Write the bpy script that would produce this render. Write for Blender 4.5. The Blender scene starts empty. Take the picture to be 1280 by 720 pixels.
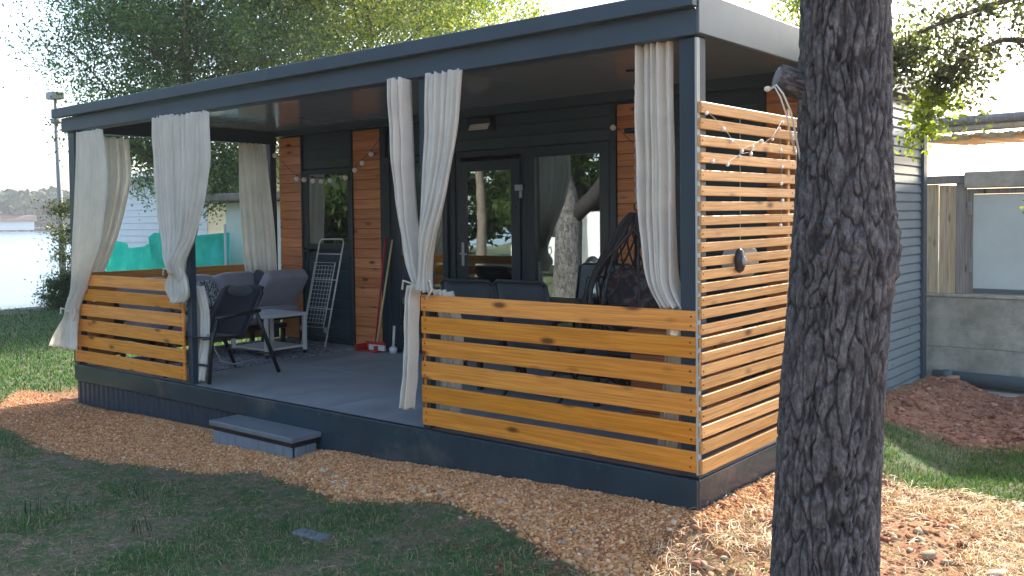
import bpy, math, random
import numpy as np
from math import radians as RAD, sin, cos, pi
rng = np.random.default_rng(7); random.seed(7)
S = bpy.context.scene; COL = S.collection

# ------------------------------------------------------------------ camera
cam = bpy.data.objects.new('camera', bpy.data.cameras.new('camera')); COL.objects.link(cam); S.camera = cam
from mathutils import Matrix, Vector
_a, _b, _c = -0.7064, -0.0365, -0.0129
_f = Vector((sin(_a)*cos(_b), cos(_a)*cos(_b), sin(_b))); _r = Vector((cos(_a), -sin(_a), 0)); _u = _r.cross(_f)
_r2 = _r*cos(_c)+_u*sin(_c); _u2 = -_r*sin(_c)+_u*cos(_c)
M4 = Matrix(((_r2.x,_u2.x,-_f.x,2.3112),(_r2.y,_u2.y,-_f.y,-4.5234),(_r2.z,_u2.z,-_f.z,1.4125),(0,0,0,1)))
cam.matrix_world = M4
cam.data.sensor_width = 36; cam.data.lens = 1179.47/1280*36
cam.data.shift_x = 50.34/1280; cam.data.shift_y = -46.15/1280
cam.data.clip_start = .05; cam.data.clip_end = 3000

# ------------------------------------------------------------------ light
SUN_EL, SUN_AZ = 34.0, 1.0            # azimuth measured from +Y towards +X
w = bpy.data.worlds.new('World'); S.world = w; w.use_nodes = True
nt = w.node_tree; bg = nt.nodes['Background']
sky = nt.nodes.new('ShaderNodeTexSky'); sky.sky_type = 'NISHITA'; sky.sun_disc = False
sky.sun_elevation = RAD(SUN_EL); sky.sun_rotation = RAD(SUN_AZ); sky.altitude = 0
sky.air_density = 1.0; sky.dust_density = 2.2; sky.ozone_density = 1.0
nt.links.new(sky.outputs[0], bg.inputs[0]); bg.inputs[1].default_value = 0.15
sl = bpy.data.lights.new('sun', 'SUN'); sl.energy = 3.8; sl.angle = RAD(.5); sl.color = (1, .94, .84)
so = bpy.data.objects.new('sun', sl); COL.objects.link(so)
so.rotation_euler = (RAD(-(90-SUN_EL)), 0, RAD(-SUN_AZ))
S.view_settings.view_transform = 'Standard'; S.view_settings.look = 'None'
S.view_settings.exposure = 1.85; S.view_settings.gamma = 1
S.render.engine = 'CYCLES'

# ------------------------------------------------------------------ object helpers
def tag(o, label=None, cat=None, group=None, kind=None):
    if label: o['label'] = label
    if cat: o['category'] = cat
    if group: o['group'] = group
    if kind: o['kind'] = kind
    return o
def link(name, me, mat, parent=None):
    o = bpy.data.objects.new(name, me); COL.objects.link(o)
    if mat is not None and not me.materials: me.materials.append(mat)
    if parent is not None: o.parent = parent
    return o
def thing(name, label, cat, loc=(0,0,0), rz=0, group=None):
    o = bpy.data.objects.new(name, None); COL.objects.link(o); o.location = loc; o.rotation_euler = (0,0,rz)
    o.empty_display_size = .1
    return tag(o, label, cat, group)
def copy_tree(o, parent=None):
    c = o.copy(); COL.objects.link(c)
    if parent is not None: c.parent = parent
    for ch in list(o.children): copy_tree(ch, c)
    return c

class MB:
    def __init__(s): s.v = []; s.f = []
    def add(s, vs, fs):
        n = len(s.v); s.v += [tuple(p) for p in vs]; s.f += [tuple(i+n for i in f) for f in fs]; return s
    def box(s, x0,x1,y0,y1,z0,z1, M=None, c=0):
        hx,hy,hz = (x1-x0)/2,(y1-y0)/2,(z1-z0)/2; cx,cy,cz = (x0+x1)/2,(y0+y1)/2,(z0+z1)/2
        if c <= 0:
            vs = [Vector((cx+a*hx,cy+b*hy,cz+d*hz)) for a in(-1,1) for b in(-1,1) for d in(-1,1)]
            fs = [(0,1,3,2),(4,6,7,5),(0,4,5,1),(2,3,7,6),(0,2,6,4),(1,5,7,3)]
        else:
            c = min(c, hx*.45, hy*.45, hz*.45)
            vs=[]; idx={}
            for a in(-1,1):
                for b in(-1,1):
                    for d in(-1,1):
                        for k in range(3):
                            p=[a*(hx-c),b*(hy-c),d*(hz-c)]; p[k]=(a,b,d)[k]*(hx,hy,hz)[k]
                            idx[(a,b,d,k)]=len(vs); vs.append(Vector((cx+p[0],cy+p[1],cz+p[2])))
            I=lambda a,b,d,k: idx[(a,b,d,k)]
            fs=[]
            for s_ in(-1,1):
                fs.append([I(s_,b,d,0) for b,d in((-1,-1),(1,-1),(1,1),(-1,1))][::s_])
                fs.append([I(a,s_,d,1) for a,d in((-1,-1),(1,-1),(1,1),(-1,1))][::-s_])
                fs.append([I(a,b,s_,2) for a,b in((-1,-1),(1,-1),(1,1),(-1,1))][::s_])
            for a in(-1,1):
                for b in(-1,1):
                    fs.append([I(a,b,-1,0),I(a,b,1,0),I(a,b,1,1),I(a,b,-1,1)][::-a*b])
                    fs.append([I(a,-1,b,0),I(a,1,b,0),I(a,1,b,2),I(a,-1,b,2)][::a*b])
                    fs.append([I(-1,a,b,1),I(1,a,b,1),I(1,a,b,2),I(-1,a,b,2)][::-a*b])
                    for d in(-1,1): fs.append([I(a,b,d,0),I(a,b,d,1),I(a,b,d,2)][::a*b*d])
        if M is not None: vs = [M @ v for v in vs]
        return s.add(vs, fs)
    def tube(s, pts, r, n=8, cap=True, closed=False):
        pts = [Vector(p) for p in pts]; m = len(pts)
        rs = list(r) if hasattr(r,'__len__') else [r]*m
        vs=[]; ref=None
        for i,p in enumerate(pts):
            if closed: t = pts[(i+1)%m]-pts[i-1]
            else: t = pts[min(i+1,m-1)]-pts[max(i-1,0)]
            t.normalize()
            if ref is None:
                ref = t.orthogonal().normalized()
            ref = (ref - t*ref.dot(t))
            if ref.length < 1e-5: ref = t.orthogonal()
            ref.normalize(); b = t.cross(ref)
            for k in range(n):
                a = 2*pi*k/n; vs.append(p + (ref*cos(a)+b*sin(a))*rs[i])
        fs=[]
        for i in range(m if closed else m-1):
            j=(i+1)%m
            for k in range(n): fs.append((i*n+k, i*n+(k+1)%n, j*n+(k+1)%n, j*n+k))
        if cap and not closed:
            fs.append(tuple(range(n))[::-1]); fs.append(tuple((m-1)*n+k for k in range(n)))
        return s.add(vs, fs)
    def lathe(s, prof, c=(0,0,0), n=20, M=None):
        vs=[]; fs=[]
        for (r,z) in prof:
            for k in range(n):
                a=2*pi*k/n; v=Vector((c[0]+r*cos(a),c[1]+r*sin(a),c[2]+z)); vs.append(M@v if M is not None else v)
        for i in range(len(prof)-1):
            for k in range(n): fs.append((i*n+k,i*n+(k+1)%n,(i+1)*n+(k+1)%n,(i+1)*n+k))
        return s.add(vs,fs)
    def blob(s, c, r, n=10, m=7, e=1.0):
        c=Vector(c); r = r if hasattr(r,'__len__') else (r,r,r)
        vs=[]; fs=[]
        sg=lambda v: math.copysign(abs(v)**e, v)
        for i in range(m+1):
            t=pi*i/m
            for k in range(n):
                a=2*pi*k/n
                vs.append(c+Vector((r[0]*sg(sin(t))*sg(cos(a)), r[1]*sg(sin(t))*sg(sin(a)), r[2]*sg(cos(t)))))
        for i in range(m):
            for k in range(n): fs.append((i*n+k,(i+1)*n+k,(i+1)*n+(k+1)%n,i*n+(k+1)%n))
        return s.add(vs,fs)
    def prism(s, poly, axis, a0, a1):
        n=len(poly); vs=[]
        for a in(a0,a1):
            for p,q in poly:
                vs.append({'x':(a,p,q),'y':(p,a,q),'z':(p,q,a)}[axis])
        fs=[tuple(range(n)), tuple(range(n,2*n))[::-1]]+[(i,n+i,n+(i+1)%n,(i+1)%n) for i in range(n)]
        return s.add(vs,fs)
    def shear(s):                    # the roof falls slightly to the left
        s.v=[(x,y,z+.0065*x) for x,y,z in s.v]; return s
    def mesh(s, name, smooth=False):
        me=bpy.data.meshes.new(name); me.from_pydata(s.v,[],s.f); me.update()
        if smooth:
            me.polygons.foreach_set('use_smooth',[True]*len(me.polygons))
        return me
    def build(s, name, mat, parent=None, smooth=False):
        return link(name, s.mesh(name, smooth), mat, parent)

def np_mesh(name, V, F, smooth=False, col=None, attr='tint'):
    me=bpy.data.meshes.new(name); V=np.asarray(V,np.float32); F=np.asarray(F,np.int32); k=F.shape[1]
    me.vertices.add(len(V)); me.vertices.foreach_set('co', V.ravel())
    me.loops.add(F.size); me.loops.foreach_set('vertex_index', F.ravel())
    me.polygons.add(len(F)); me.polygons.foreach_set('loop_start', np.arange(0,F.size,k,dtype=np.int32))
    me.polygons.foreach_set('loop_total', np.full(len(F),k,np.int32))
    if smooth: me.polygons.foreach_set('use_smooth', np.ones(len(F),bool))
    me.update(calc_edges=True)
    if col is not None:
        a=me.attributes.new(attr,'FLOAT_COLOR','POINT'); a.data.foreach_set('color', np.asarray(col,np.float32).ravel())
    return me

def vnoise(p, seed=0):               # value noise, p (...,3)
    p=np.asarray(p,float); i=np.floor(p).astype(np.int64); f=p-i; f=f*f*(3-2*f)
    def h(a,b,c):
        n=(a*374761393+b*668265263+c*2147483647%1274126177+seed*974711)&0xffffffff
        n=((n^(n>>13))*1274126177)&0xffffffff; n=((n^(n>>15))*2246822519)&0xffffffff
        return ((n^(n>>16))&0xffffff)/float(0xffffff)
    r=0
    for a in(0,1):
        for b in(0,1):
            for c in(0,1):
                wt=(f[...,0] if a else 1-f[...,0])*(f[...,1] if b else 1-f[...,1])*(f[...,2] if c else 1-f[...,2])
                r=r+wt*h(i[...,0]+a,i[...,1]+b,i[...,2]+c)
    return r
def n2(x,y,sc,seed=0,oct=3):
    x=np.asarray(x,float); y=np.asarray(y,float); r=0; amp=1; tot=0
    for o in range(oct):
        r=r+amp*vnoise(np.stack([x*sc,y*sc,np.zeros_like(x)+.37],-1),seed+o); tot+=amp; amp*=.5; sc*=2.03
    return r/tot

# ------------------------------------------------------------------ material helpers
def newmat(name):
    m=bpy.data.materials.new(name); m.use_nodes=True; nt=m.node_tree; b=nt.nodes['Principled BSDF']; return m,nt,b
def N(nt,t,**k):
    n=nt.nodes.new('ShaderNode'+t)
    for a,v in k.items(): setattr(n,a,v)
    return n
def ramp(nt, fac, stops):
    r=N(nt,'ValToRGB'); e=r.color_ramp.elements
    while len(e)<len(stops): e.new(.5)
    for i,(p,c) in enumerate(stops): e[i].position=p; e[i].color=(*c,1) if len(c)==3 else c
    nt.links.new(fac,r.inputs[0]); return r.outputs[0]
def coords(nt, scale=(1,1,1), rand=True, kind='Object'):
    tc=N(nt,'TexCoord'); mp=N(nt,'Mapping'); nt.links.new(tc.outputs[kind],mp.inputs[0]); mp.inputs['Scale'].default_value=scale
    out=mp.outputs[0]
    if rand:
        oi=N(nt,'ObjectInfo'); ml=N(nt,'Math',operation='MULTIPLY'); ml.inputs[1].default_value=57.3; nt.links.new(oi.outputs['Random'],ml.inputs[0])
        ad=N(nt,'VectorMath',operation='ADD'); nt.links.new(out,ad.inputs[0]); nt.links.new(ml.outputs[0],ad.inputs[1]); out=ad.outputs[0]
    return out
def noise(nt, vec, scale, detail=4, rough=.55, dist=0):
    n=N(nt,'TexNoise'); n.inputs['Scale'].default_value=scale; n.inputs['Detail'].default_value=detail; n.inputs['Roughness'].default_value=rough
    n.inputs['Distortion'].default_value=dist; nt.links.new(vec,n.inputs['Vector']); return n.outputs['Fac']
def bump(nt, b, h, strength=.3, dist=.01):
    n=N(nt,'Bump'); n.inputs['Strength'].default_value=strength; n.inputs['Distance'].default_value=dist
    nt.links.new(h,n.inputs['Height']); nt.links.new(n.outputs[0],b.inputs['Normal']); return n
def mixc(nt, fac, a, b_, mode='MIX'):
    m=N(nt,'Mix',data_type='RGBA',blend_type=mode)
    for s,v in ((m.inputs[0],fac),(m.inputs[6],a),(m.inputs[7],b_)):
        if hasattr(v,'is_linked') or hasattr(v,'links'): nt.links.new(v,s)
        else: s.default_value=v if not isinstance(v,tuple) else (*v,1)
    return m.outputs[2]
def objrand(nt, lo, hi):
    oi=N(nt,'ObjectInfo'); mr=N(nt,'MapRange'); nt.links.new(oi.outputs['Random'],mr.inputs[0]); mr.inputs[3].default_value=lo; mr.inputs[4].default_value=hi; return mr.outputs[0]

def painted(name, col, rough=.4, var=.18, dirt=0.0, bstr=.08, metal=0, spec=.5, scale=3):
    m,nt,b=newmat(name); v=coords(nt,kind='Object'); f=noise(nt,v,scale,5,.6)
    c2=tuple(min(1,x*(1+var)) for x in col); c1=tuple(x*(1-var) for x in col)
    c=ramp(nt,f,[(.3,c1),(.7,c2)])
    if dirt:
        g=noise(nt,v,scale*.7,8,.7); d=ramp(nt,g,[(.52,(0,0,0)),(.75,(dirt,)*3)]); c=mixc(nt,d,c,(.22,.19,.15))
    nt.links.new(c,b.inputs['Base Color'])
    r=noise(nt,v,scale*4,3); rr=N(nt,'MapRange'); nt.links.new(r,rr.inputs[0]); rr.inputs[3].default_value=rough*.75; rr.inputs[4].default_value=min(1,rough*1.3)
    nt.links.new(rr.outputs[0],b.inputs['Roughness']); b.inputs['Metallic'].default_value=metal; b.inputs['Specular IOR Level'].default_value=spec
    bump(nt,b,noise(nt,v,scale*12,3),bstr,.004); return m

def wood(name, dark, mid, light, axis=0, rough=.5, knots=True, coat=0):
    """grain runs along local axis"""
    m,nt,b=newmat(name)
    sc=[14,14,14]; sc[axis]=1.0
    v=coords(nt,tuple(sc)); f=noise(nt,v,2.4,6,.62,1.1)
    c=ramp(nt,f,[(.25,dark),(.5,mid),(.78,light)])
    sc2=[70,70,70]; sc2[axis]=1.6
    g=noise(nt,coords(nt,tuple(sc2)),1.5,3,.6); c=mixc(nt,.5,c,ramp(nt,g,[(.32,tuple(x*.5 for x in mid)),(.62,light)]),'MIX')
    if knots:
        ks=[9,9,9]; ks[axis]=3.2
        vo=N(nt,'TexVoronoi'); vo.inputs['Scale'].default_value=1.0; nt.links.new(coords(nt,tuple(ks)),vo.inputs['Vector'])
        k=ramp(nt,vo.outputs['Distance'],[(.10,(1,1,1)),(.15,(.55,.55,.55)),(.24,(0,0,0))])
        gate=N(nt,'Math',operation='GREATER_THAN'); gate.inputs[1].default_value=.36
        sp=N(nt,'SeparateColor'); nt.links.new(vo.outputs['Color'],sp.inputs[0]); nt.links.new(sp.outputs[0],gate.inputs[0])
        kk=N(nt,'Math',operation='MULTIPLY'); nt.links.new(k,kk.inputs[0]); nt.links.new(gate.outputs[0],kk.inputs[1])
        c=mixc(nt,kk.outputs[0],c,tuple(x*.28 for x in dark))
    hsv=N(nt,'HueSaturation'); nt.links.new(c,hsv.inputs['Color']); nt.links.new(objrand(nt,.84,1.12),hsv.inputs['Value']); nt.links.new(objrand(nt,1.04,.97),hsv.inputs['Saturation'])
    hsv2=hsv.outputs[0]
    nt.links.new(hsv2,b.inputs['Base Color']); b.inputs['Roughness'].default_value=rough; b.inputs['Coat Weight'].default_value=coat; b.inputs['Coat Roughness'].default_value=.3
    bump(nt,b,f,.25,.004); return m

def tinted(name, mul=(1,1,1), rough=.8, transl=0, spec=.3):
    m,nt,b=newmat(name); a=N(nt,'Attribute'); a.attribute_name='tint'
    c=mixc(nt,1.0,a.outputs['Color'],mul,'MULTIPLY'); nt.links.new(c,b.inputs['Base Color']); b.inputs['Roughness'].default_value=rough; b.inputs['Specular IOR Level'].default_value=spec
    if transl:
        t=N(nt,'BsdfTranslucent'); c2=mixc(nt,1.0,c,(1.25,1.2,.55),'MULTIPLY'); nt.links.new(c2,t.inputs[0]); mx=N(nt,'MixShader'); mx.inputs[0].default_value=transl
        nt.links.new(b.outputs[0],mx.inputs[1]); nt.links.new(t.outputs[0],mx.inputs[2]); nt.links.new(mx.outputs[0],nt.nodes['Material Output'].inputs[0])
    return m

def fabric(name, col, transl=0, weave=350, rough=.9, var=.1, wrinkle=0):
    m,nt,b=newmat(name); v=coords(nt); f=noise(nt,v,6,5,.6)
    c=ramp(nt,f,[(.3,tuple(x*(1-var) for x in col)),(.7,tuple(min(1,x*(1+var)) for x in col))])
    nt.links.new(c,b.inputs['Base Color']); b.inputs['Roughness'].default_value=rough; b.inputs['Specular IOR Level'].default_value=.2
    b.inputs['Sheen Weight'].default_value=.2
    g=noise(nt,v,weave,2); bm=bump(nt,b,g,.25,.002)
    if wrinkle:
        h=noise(nt,coords(nt,(1,1,.35)),wrinkle,4,.6,.6); b2=N(nt,'Bump'); b2.inputs['Strength'].default_value=.5; b2.inputs['Distance'].default_value=.012
        nt.links.new(h,b2.inputs['Height']); nt.links.new(b2.outputs[0],bm.inputs['Normal'])
    if transl:
        t=N(nt,'BsdfTranslucent'); nt.links.new(c,t.inputs[0]); mx=N(nt,'MixShader'); mx.inputs[0].default_value=transl
        nt.links.new(b.outputs[0],mx.inputs[1]); nt.links.new(t.outputs[0],mx.inputs[2]); nt.links.new(mx.outputs[0],nt.nodes['Material Output'].inputs[0])
    return m

ANTH = painted('anthracite paint', (.021,.042,.064), .38, .12, dirt=.05)
ANTHL = painted('anthracite plinth metal', (.026,.048,.064), .24, .18, dirt=.5)
ANTHF = painted('anthracite fascia metal', (.038,.062,.088), .42, .1, dirt=.04)
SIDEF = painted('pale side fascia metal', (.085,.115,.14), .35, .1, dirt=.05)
SIDING = painted('dark siding paint', (.023,.047,.066), .33, .12, dirt=.02, bstr=.01)
SIDINGR = painted('glare pale siding paint', (.19,.235,.255), .30, .10, dirt=.03, spec=.8, bstr=.0)  # side wall paler than the front siding: glare worked into the base colour
FRAME = painted('dark window frame', (.014,.028,.042), .3, .1)
CEIL = painted('glossy ceiling sheet', (.36,.385,.46), .13, .05, bstr=.0, spec=1.0)
BLACK = painted('black metal', (.012,.014,.02), .35, .1)
WHITEM = painted('white metal', (.62,.63,.62), .35, .06, dirt=.1)
GREYM = painted('grey metal', (.25,.26,.27), .4, .1)
ZINC = painted('galvanised steel', (.42,.44,.46), .35, .12, metal=.7)
RED = painted('red plastic', (.45,.03,.025), .35, .1)
YEL = painted('pale yellow plastic', (.6,.52,.25), .4, .1)
DECK = painted('grey deck sheet', (.27,.29,.31), .5, .22, dirt=.16, bstr=.2, scale=2)
STEPM = painted('step top board', (.14,.16,.18), .55, .2, dirt=.3, bstr=.3, scale=4)
STEPR = painted('step riser block', (.17,.21,.26), .6, .2, dirt=.2, bstr=.3)
PINEF = wood('honey stained pine', (.52,.14,.012), (.76,.255,.026), (.90,.38,.058), 0, .42, coat=.15)
PINES = wood('sky lit pine slat', (.46,.17,.05), (.68,.33,.105), (.84,.48,.18), 1, .5)  # side slats paler than the front pine: sky light put into the colour
CEDAR = wood('red brown wall board', (.40,.125,.045), (.62,.215,.08), (.76,.32,.13), 0, .45)
CRATEW = wood('rust brown wood', (.25,.08,.03), (.4,.15,.06), (.5,.2,.08), 0, .5)
OLDW = wood('old grey tan plank', (.36,.26,.16), (.60,.48,.32), (.76,.64,.46), 2, .8)
OLDG = wood('weathered grey plank', (.17,.16,.15), (.29,.27,.25), (.4,.38,.35), 2, .85)
BAMB = wood('bamboo', (.36,.25,.11), (.52,.40,.20), (.62,.50,.30), 0, .6, knots=False)
CURT = fabric('off white curtain cloth', (.89,.865,.80), .48, 500, var=.06, wrinkle=7)
GREYC = fabric('grey cushion cloth', (.30,.29,.335), 0, 260)
GREYD = fabric('charcoal textile', (.052,.062,.078), 0, 300)
GREYM2 = fabric('mid grey textile', (.13,.15,.16), 0, 300)
NAVY = fabric('black blue mesh cloth', (.008,.010,.022), 0, 300)
INCUR = fabric('dark inner curtain', (.09,.11,.12), .3, 300)
LAMPW = painted('milky lamp plastic', (.7,.7,.68), .3, .03)
FROST = painted('frosted bulb', (.85,.85,.82), .2, .05)
CORD = painted('white cord', (.6,.58,.5), .6, .05)
INWALL = painted('inner wall', (.18,.17,.15), .7, .05)

def glass_mat():
    m,nt,b=newmat('window glass'); nt.nodes.remove(b)
    tr=N(nt,'BsdfTransparent'); tr.inputs[0].default_value=(.42,.47,.47,1)
    gl=N(nt,'BsdfGlossy'); gl.inputs['Roughness'].default_value=.008; gl.inputs[0].default_value=(.85,.93,.92,1)
    lw=N(nt,'Fresnel'); lw.inputs[0].default_value=1.5
    tc=N(nt,'TexCoord'); nz=noise(nt,tc.outputs['Object'],2.2,2); bm=N(nt,'Bump'); bm.inputs['Strength'].default_value=.12; bm.inputs['Distance'].default_value=.002; nt.links.new(nz,bm.inputs['Height']); nt.links.new(bm.outputs[0],gl.inputs['Normal'])
    ma=N(nt,'Math',operation='MULTIPLY_ADD'); nt.links.new(lw.outputs[0],ma.inputs[0]); ma.inputs[1].default_value=1.3; ma.inputs[2].default_value=.27
    mx=N(nt,'MixShader'); nt.links.new(ma.outputs[0],mx.inputs[0]); nt.links.new(tr.outputs[0],mx.inputs[1]); nt.links.new(gl.outputs[0],mx.inputs[2])
    nt.links.new(mx.outputs[0],nt.nodes['Material Output'].inputs[0]); return m
GLASS = glass_mat()

# ------------------------------------------------------------------ ground
def ss(a,b,x): t=np.clip((np.asarray(x,float)-a)/(b-a),0,1); return t*t*(3-2*t)
def rect_d(x,y,x0,x1,y0,y1):
    return np.hypot(np.maximum(np.maximum(x0-x,x-x1),0), np.maximum(np.maximum(y0-y,y-y1),0))
def bankh(x): return np.interp(x,[-6.8,-4.5,-3.0,-.9,0],[-.385,-.335,-.285,-.18,-.15])
SN = np.array([-.9138,.4061])                    # direction towards the lake
def shore(x,y): return x*SN[0]+y*SN[1]
def gravel_edge(x):                              # y of the front rim of the gravel
    e=np.interp(x,[-8.2,-7.5,-7.1,-6.2,-5.0,-4.2,-3.5,-3.05,-2.4,-2.15,-1.8,-1.45,-1.0,-.5,-.2,.15,.8],[.2,-.35,-.60,-.95,-1.06,-.95,-.76,-.52,-.56,-.58,-.46,-.36,-.46,-.58,-.62,-.60,-.6])
    return e+.09*(n2(x,x*0,2.5,31)-.5)*2
def gh_base(x,y):
    x=np.asarray(x,float); y=np.asarray(y,float)
    base=-.37-.10*ss(-9,-19,x)+.06*ss(.2,1.5,x)
    d=np.minimum(rect_d(x,y,-6.75,-.03,0,2.6), rect_d(x,y,-6.7,-.33,2.6,5.3))
    t=np.clip(1-d/.85,0,1); t=t*t*(3-2*t)
    hb=bankh(x)
    hb=np.where(y>2.6, -.2, hb)
    h=base+(hb-base)*t*ss(-7.4,-6.8,x)
    s=shore(x,y)
    h=h-ss(19.4,23.5,s)*2.6
    far=ss(235,262,s); h=h+far*2.9
    return h
def zones(x,y):
    x=np.asarray(x,float); y=np.asarray(y,float)
    gr=ss(-.10,.04,y-gravel_edge(x))*ss(.06,-.02,y)*ss(-8.1,-7.6,x)*ss(.15,-.15,x+(n2(x,y,3,71)-.5)*.5)
    gr=np.maximum(gr, ss(.30,.10,x)*ss(-.03,.02,x)*ss(-.3,0,y)*ss(1.4,.8,y)*.6)
    nn=n2(x,y,1.6,5)
    di=ss(-.5,-.1,x)*ss(3.05,3.5,y+(nn-.5)*.9)
    di=np.maximum(di, ss(-7.8,-7.2,x)*ss(-6.6,-7.0,x)*ss(-.7,.2,y)*ss(3,2,y)*.8)
    st=ss(-.35,.0,x+(nn-.5)*.8)*ss(1.85,1.45,y+(nn-.5)*.7)*(1-gr)
    sand=ss(18.6,19.4,shore(x,y)+(nn-.5)*1.2)
    return gr,di,st,sand
def gh(x,y):
    h=gh_base(x,y); gr,di,st,sand=zones(x,y)
    near=ss(14,7,np.hypot(x+1,y-1))
    h=h+near*((n2(x,y,1.1,11)-.5)*.05+(n2(x,y,7,12)-.5)*.022)
    h=h+near*di*((n2(x,y,3.2,13)-.5)*.10+(n2(x,y,11,14)-.5)*.06)
    h=h+near*st*((n2(x,y,2.4,15)-.45)*.10+(n2(x,y,16,16)-.5)*.03)
    h=h+(1-near)*(n2(x,y,.25,17)-.5)*.10*(shore(x,y)<19)
    ins=rect_d(x,y,-6.6,-.1,.12,2.6)<=0
    return np.where(ins,np.minimum(h,-.3),h)
def axis(lo,hi,step,far,g=1.16):
    a=list(np.arange(lo,hi+1e-6,step)); s=step; x=a[-1]
    r=[]; 
    while x<far: s*=g; x+=s; r.append(x)
    l=[]; s=step; x=a[0]
    while x>-far: s*=g; x-=s; l.append(x)
    return np.array(l[::-1]+a+r)
X=axis(-9.5,2.4,.032,900); Yv=axis(-3.2,6.2,.032,900)
gx,gy=np.meshgrid(X,Yv,indexing='ij'); gz=gh(gx,gy)
nx,ny=gx.shape; ii=(np.arange(nx-1)[:,None]*ny+np.arange(ny-1)[None,:]).ravel()
F=np.stack([ii,ii+ny,ii+ny+1,ii+1],-1)
zr=zones(gx,gy); colr=np.stack([zr[0].ravel(),zr[1].ravel(),zr[2].ravel(),zr[3].ravel()],-1)
me=np_mesh('ground',np.stack([gx.ravel(),gy.ravel(),gz.ravel()],-1),F,True,colr,'zone')
def ground_mat():
    m,nt,b=newmat('ground soil'); a=N(nt,'Attribute'); a.attribute_name='zone'; sp=N(nt,'SeparateColor'); nt.links.new(a.outputs['Color'],sp.inputs[0])
    v=coords(nt,rand=False)
    big=noise(nt,v,1.3,5,.6); fine=noise(nt,v,38,4,.7); mid=noise(nt,v,7,5,.65)
    grass=mixc(nt,ramp(nt,mid,[(.4,(0,0,0)),(.62,(1,1,1))]),ramp(nt,fine,[(.3,(.04,.085,.03)),(.7,(.085,.15,.055))]),ramp(nt,fine,[(.3,(.11,.088,.06)),(.7,(.24,.19,.13))]))
    grass=mixc(nt,ramp(nt,big,[(.45,(0,0,0)),(.7,(.6,.6,.6))]),grass,(.035,.075,.02))
    grav=ramp(nt,fine,[(.25,(.20,.085,.045)),(.6,(.38,.19,.10)),(.8,(.52,.33,.20))])
    dirt=ramp(nt,mid,[(.3,(.24,.105,.065)),(.6,(.40,.20,.12)),(.8,(.48,.30,.19))])
    straw=ramp(nt,fine,[(.25,(.14,.085,.045)),(.55,(.34,.23,.12)),(.8,(.50,.38,.22))])
    straw=mixc(nt,ramp(nt,mid,[(.42,(0,0,0)),(.58,(.9,.9,.9))]),straw,(.30,.13,.075))
    sand=ramp(nt,mid,[(.3,(.30,.26,.20)),(.7,(.48,.43,.35))])
    c=mixc(nt,sp.outputs[0],grass,grav); c=mixc(nt,sp.outputs[1],c,dirt); c=mixc(nt,sp.outputs[2],c,straw); c=mixc(nt,a.outputs['Alpha'],c,sand)
    nt.links.new(c,b.inputs['Base Color']); b.inputs['Roughness'].default_value=.95; b.inputs['Specular IOR Level'].default_value=.15
    bump(nt,b,fine,.8,.02); return m
g=link('ground',me,ground_mat()); tag(g,kind='structure')

def scatter(n, x0,x1,y0,y1, prob):
    x=rng.uniform(x0,x1,n); y=rng.uniform(y0,y1,n); k=rng.random(n)<prob(x,y); return x[k],y[k]
def outside_house(x,y,pad=.01):
    return (rect_d(x,y,-6.76,.0,0,2.6)>pad)&(rect_d(x,y,-6.7,-.3,2.5,5.36)>pad)&(rect_d(x,y,-4.02,-3.03,-.26,0)>pad)
def pal(n, cols, jit=.12, wts=None):
    cols=np.array(cols,float); k=rng.choice(len(cols),n,p=wts); c=cols[k]*(1+rng.normal(0,jit,(n,1)))+rng.normal(0,.006,(n,3)); return np.clip(c,.004,1)
def stones(name, x,y,r, cols, mat, flat=.7, wts=None, sink=.3, jag=.28):
    n=len(x); t=(1+5**.5)/2
    base=np.array([(-1,t,0),(1,t,0),(-1,-t,0),(1,-t,0),(0,-1,t),(0,1,t),(0,-1,-t),(0,1,-t),(t,0,-1),(t,0,1),(-t,0,-1),(-t,0,1)])/1.9
    fc=np.array([(0,11,5),(0,5,1),(0,1,7),(0,7,10),(0,10,11),(1,5,9),(5,11,4),(11,10,2),(10,7,6),(7,1,8),(3,9,4),(3,4,2),(3,2,6),(3,6,8),(3,8,9),(4,9,5),(2,4,11),(6,2,10),(8,6,7),(9,8,1)])
    V=base[None]*(1+rng.uniform(-jag,jag,(n,12,1))); V=V*rng.uniform(.65,1.2,(n,1,3))
    q=rng.uniform(-1,1,(n,3)); ax=rng.uniform(0,2*pi,n)
    ca,sa=np.cos(ax)[:,None],np.sin(ax)[:,None]
    x_=V[...,0]*ca-V[...,1]*sa; y_=V[...,0]*sa+V[...,1]*ca; z_=V[...,2]*flat+x_*q[:,:1]*.35
    V=np.stack([x_,y_,z_],-1)*r[:,None,None]
    V+=np.stack([x,y,gh(x,y)+r*flat*(1-sink*2)*.5],-1)[:,None,:]
    F=(fc[None]+np.arange(n)[:,None,None]*12).reshape(-1,3)
    c=np.repeat(np.c_[pal(n,cols,.16,wts),np.ones(n)],12,0)
    return tag(link(name,np_mesh(name,V.reshape(-1,3),F,False,c),mat),kind='stuff')
STONE=tinted('gravel stone',rough=1.0,spec=.08)
x,y=scatter(560000,-8.2,.95,-1.6,2.4,lambda x,y: np.where(outside_house(x,y), zones(x,y)[0]*(.12+.85*ss(-6.8,-3,x)),0))
n=len(x); r=rng.gamma(4.5,.00105,n)+.0024; edge=np.clip(1-(y-gravel_edge(x))/.3,0,1)*(y<0); r*=1+edge*.55*ss(-4,-1,x)
o=stones('gravel',x,y,r,[(.60,.315,.145),(.51,.24,.10),(.68,.41,.22),(.66,.50,.33),(.36,.15,.07)],STONE,wts=[.36,.27,.2,.02,.15]); tag(o,'orange tan gravel heaped along the foot of the terrace','gravel')
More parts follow.
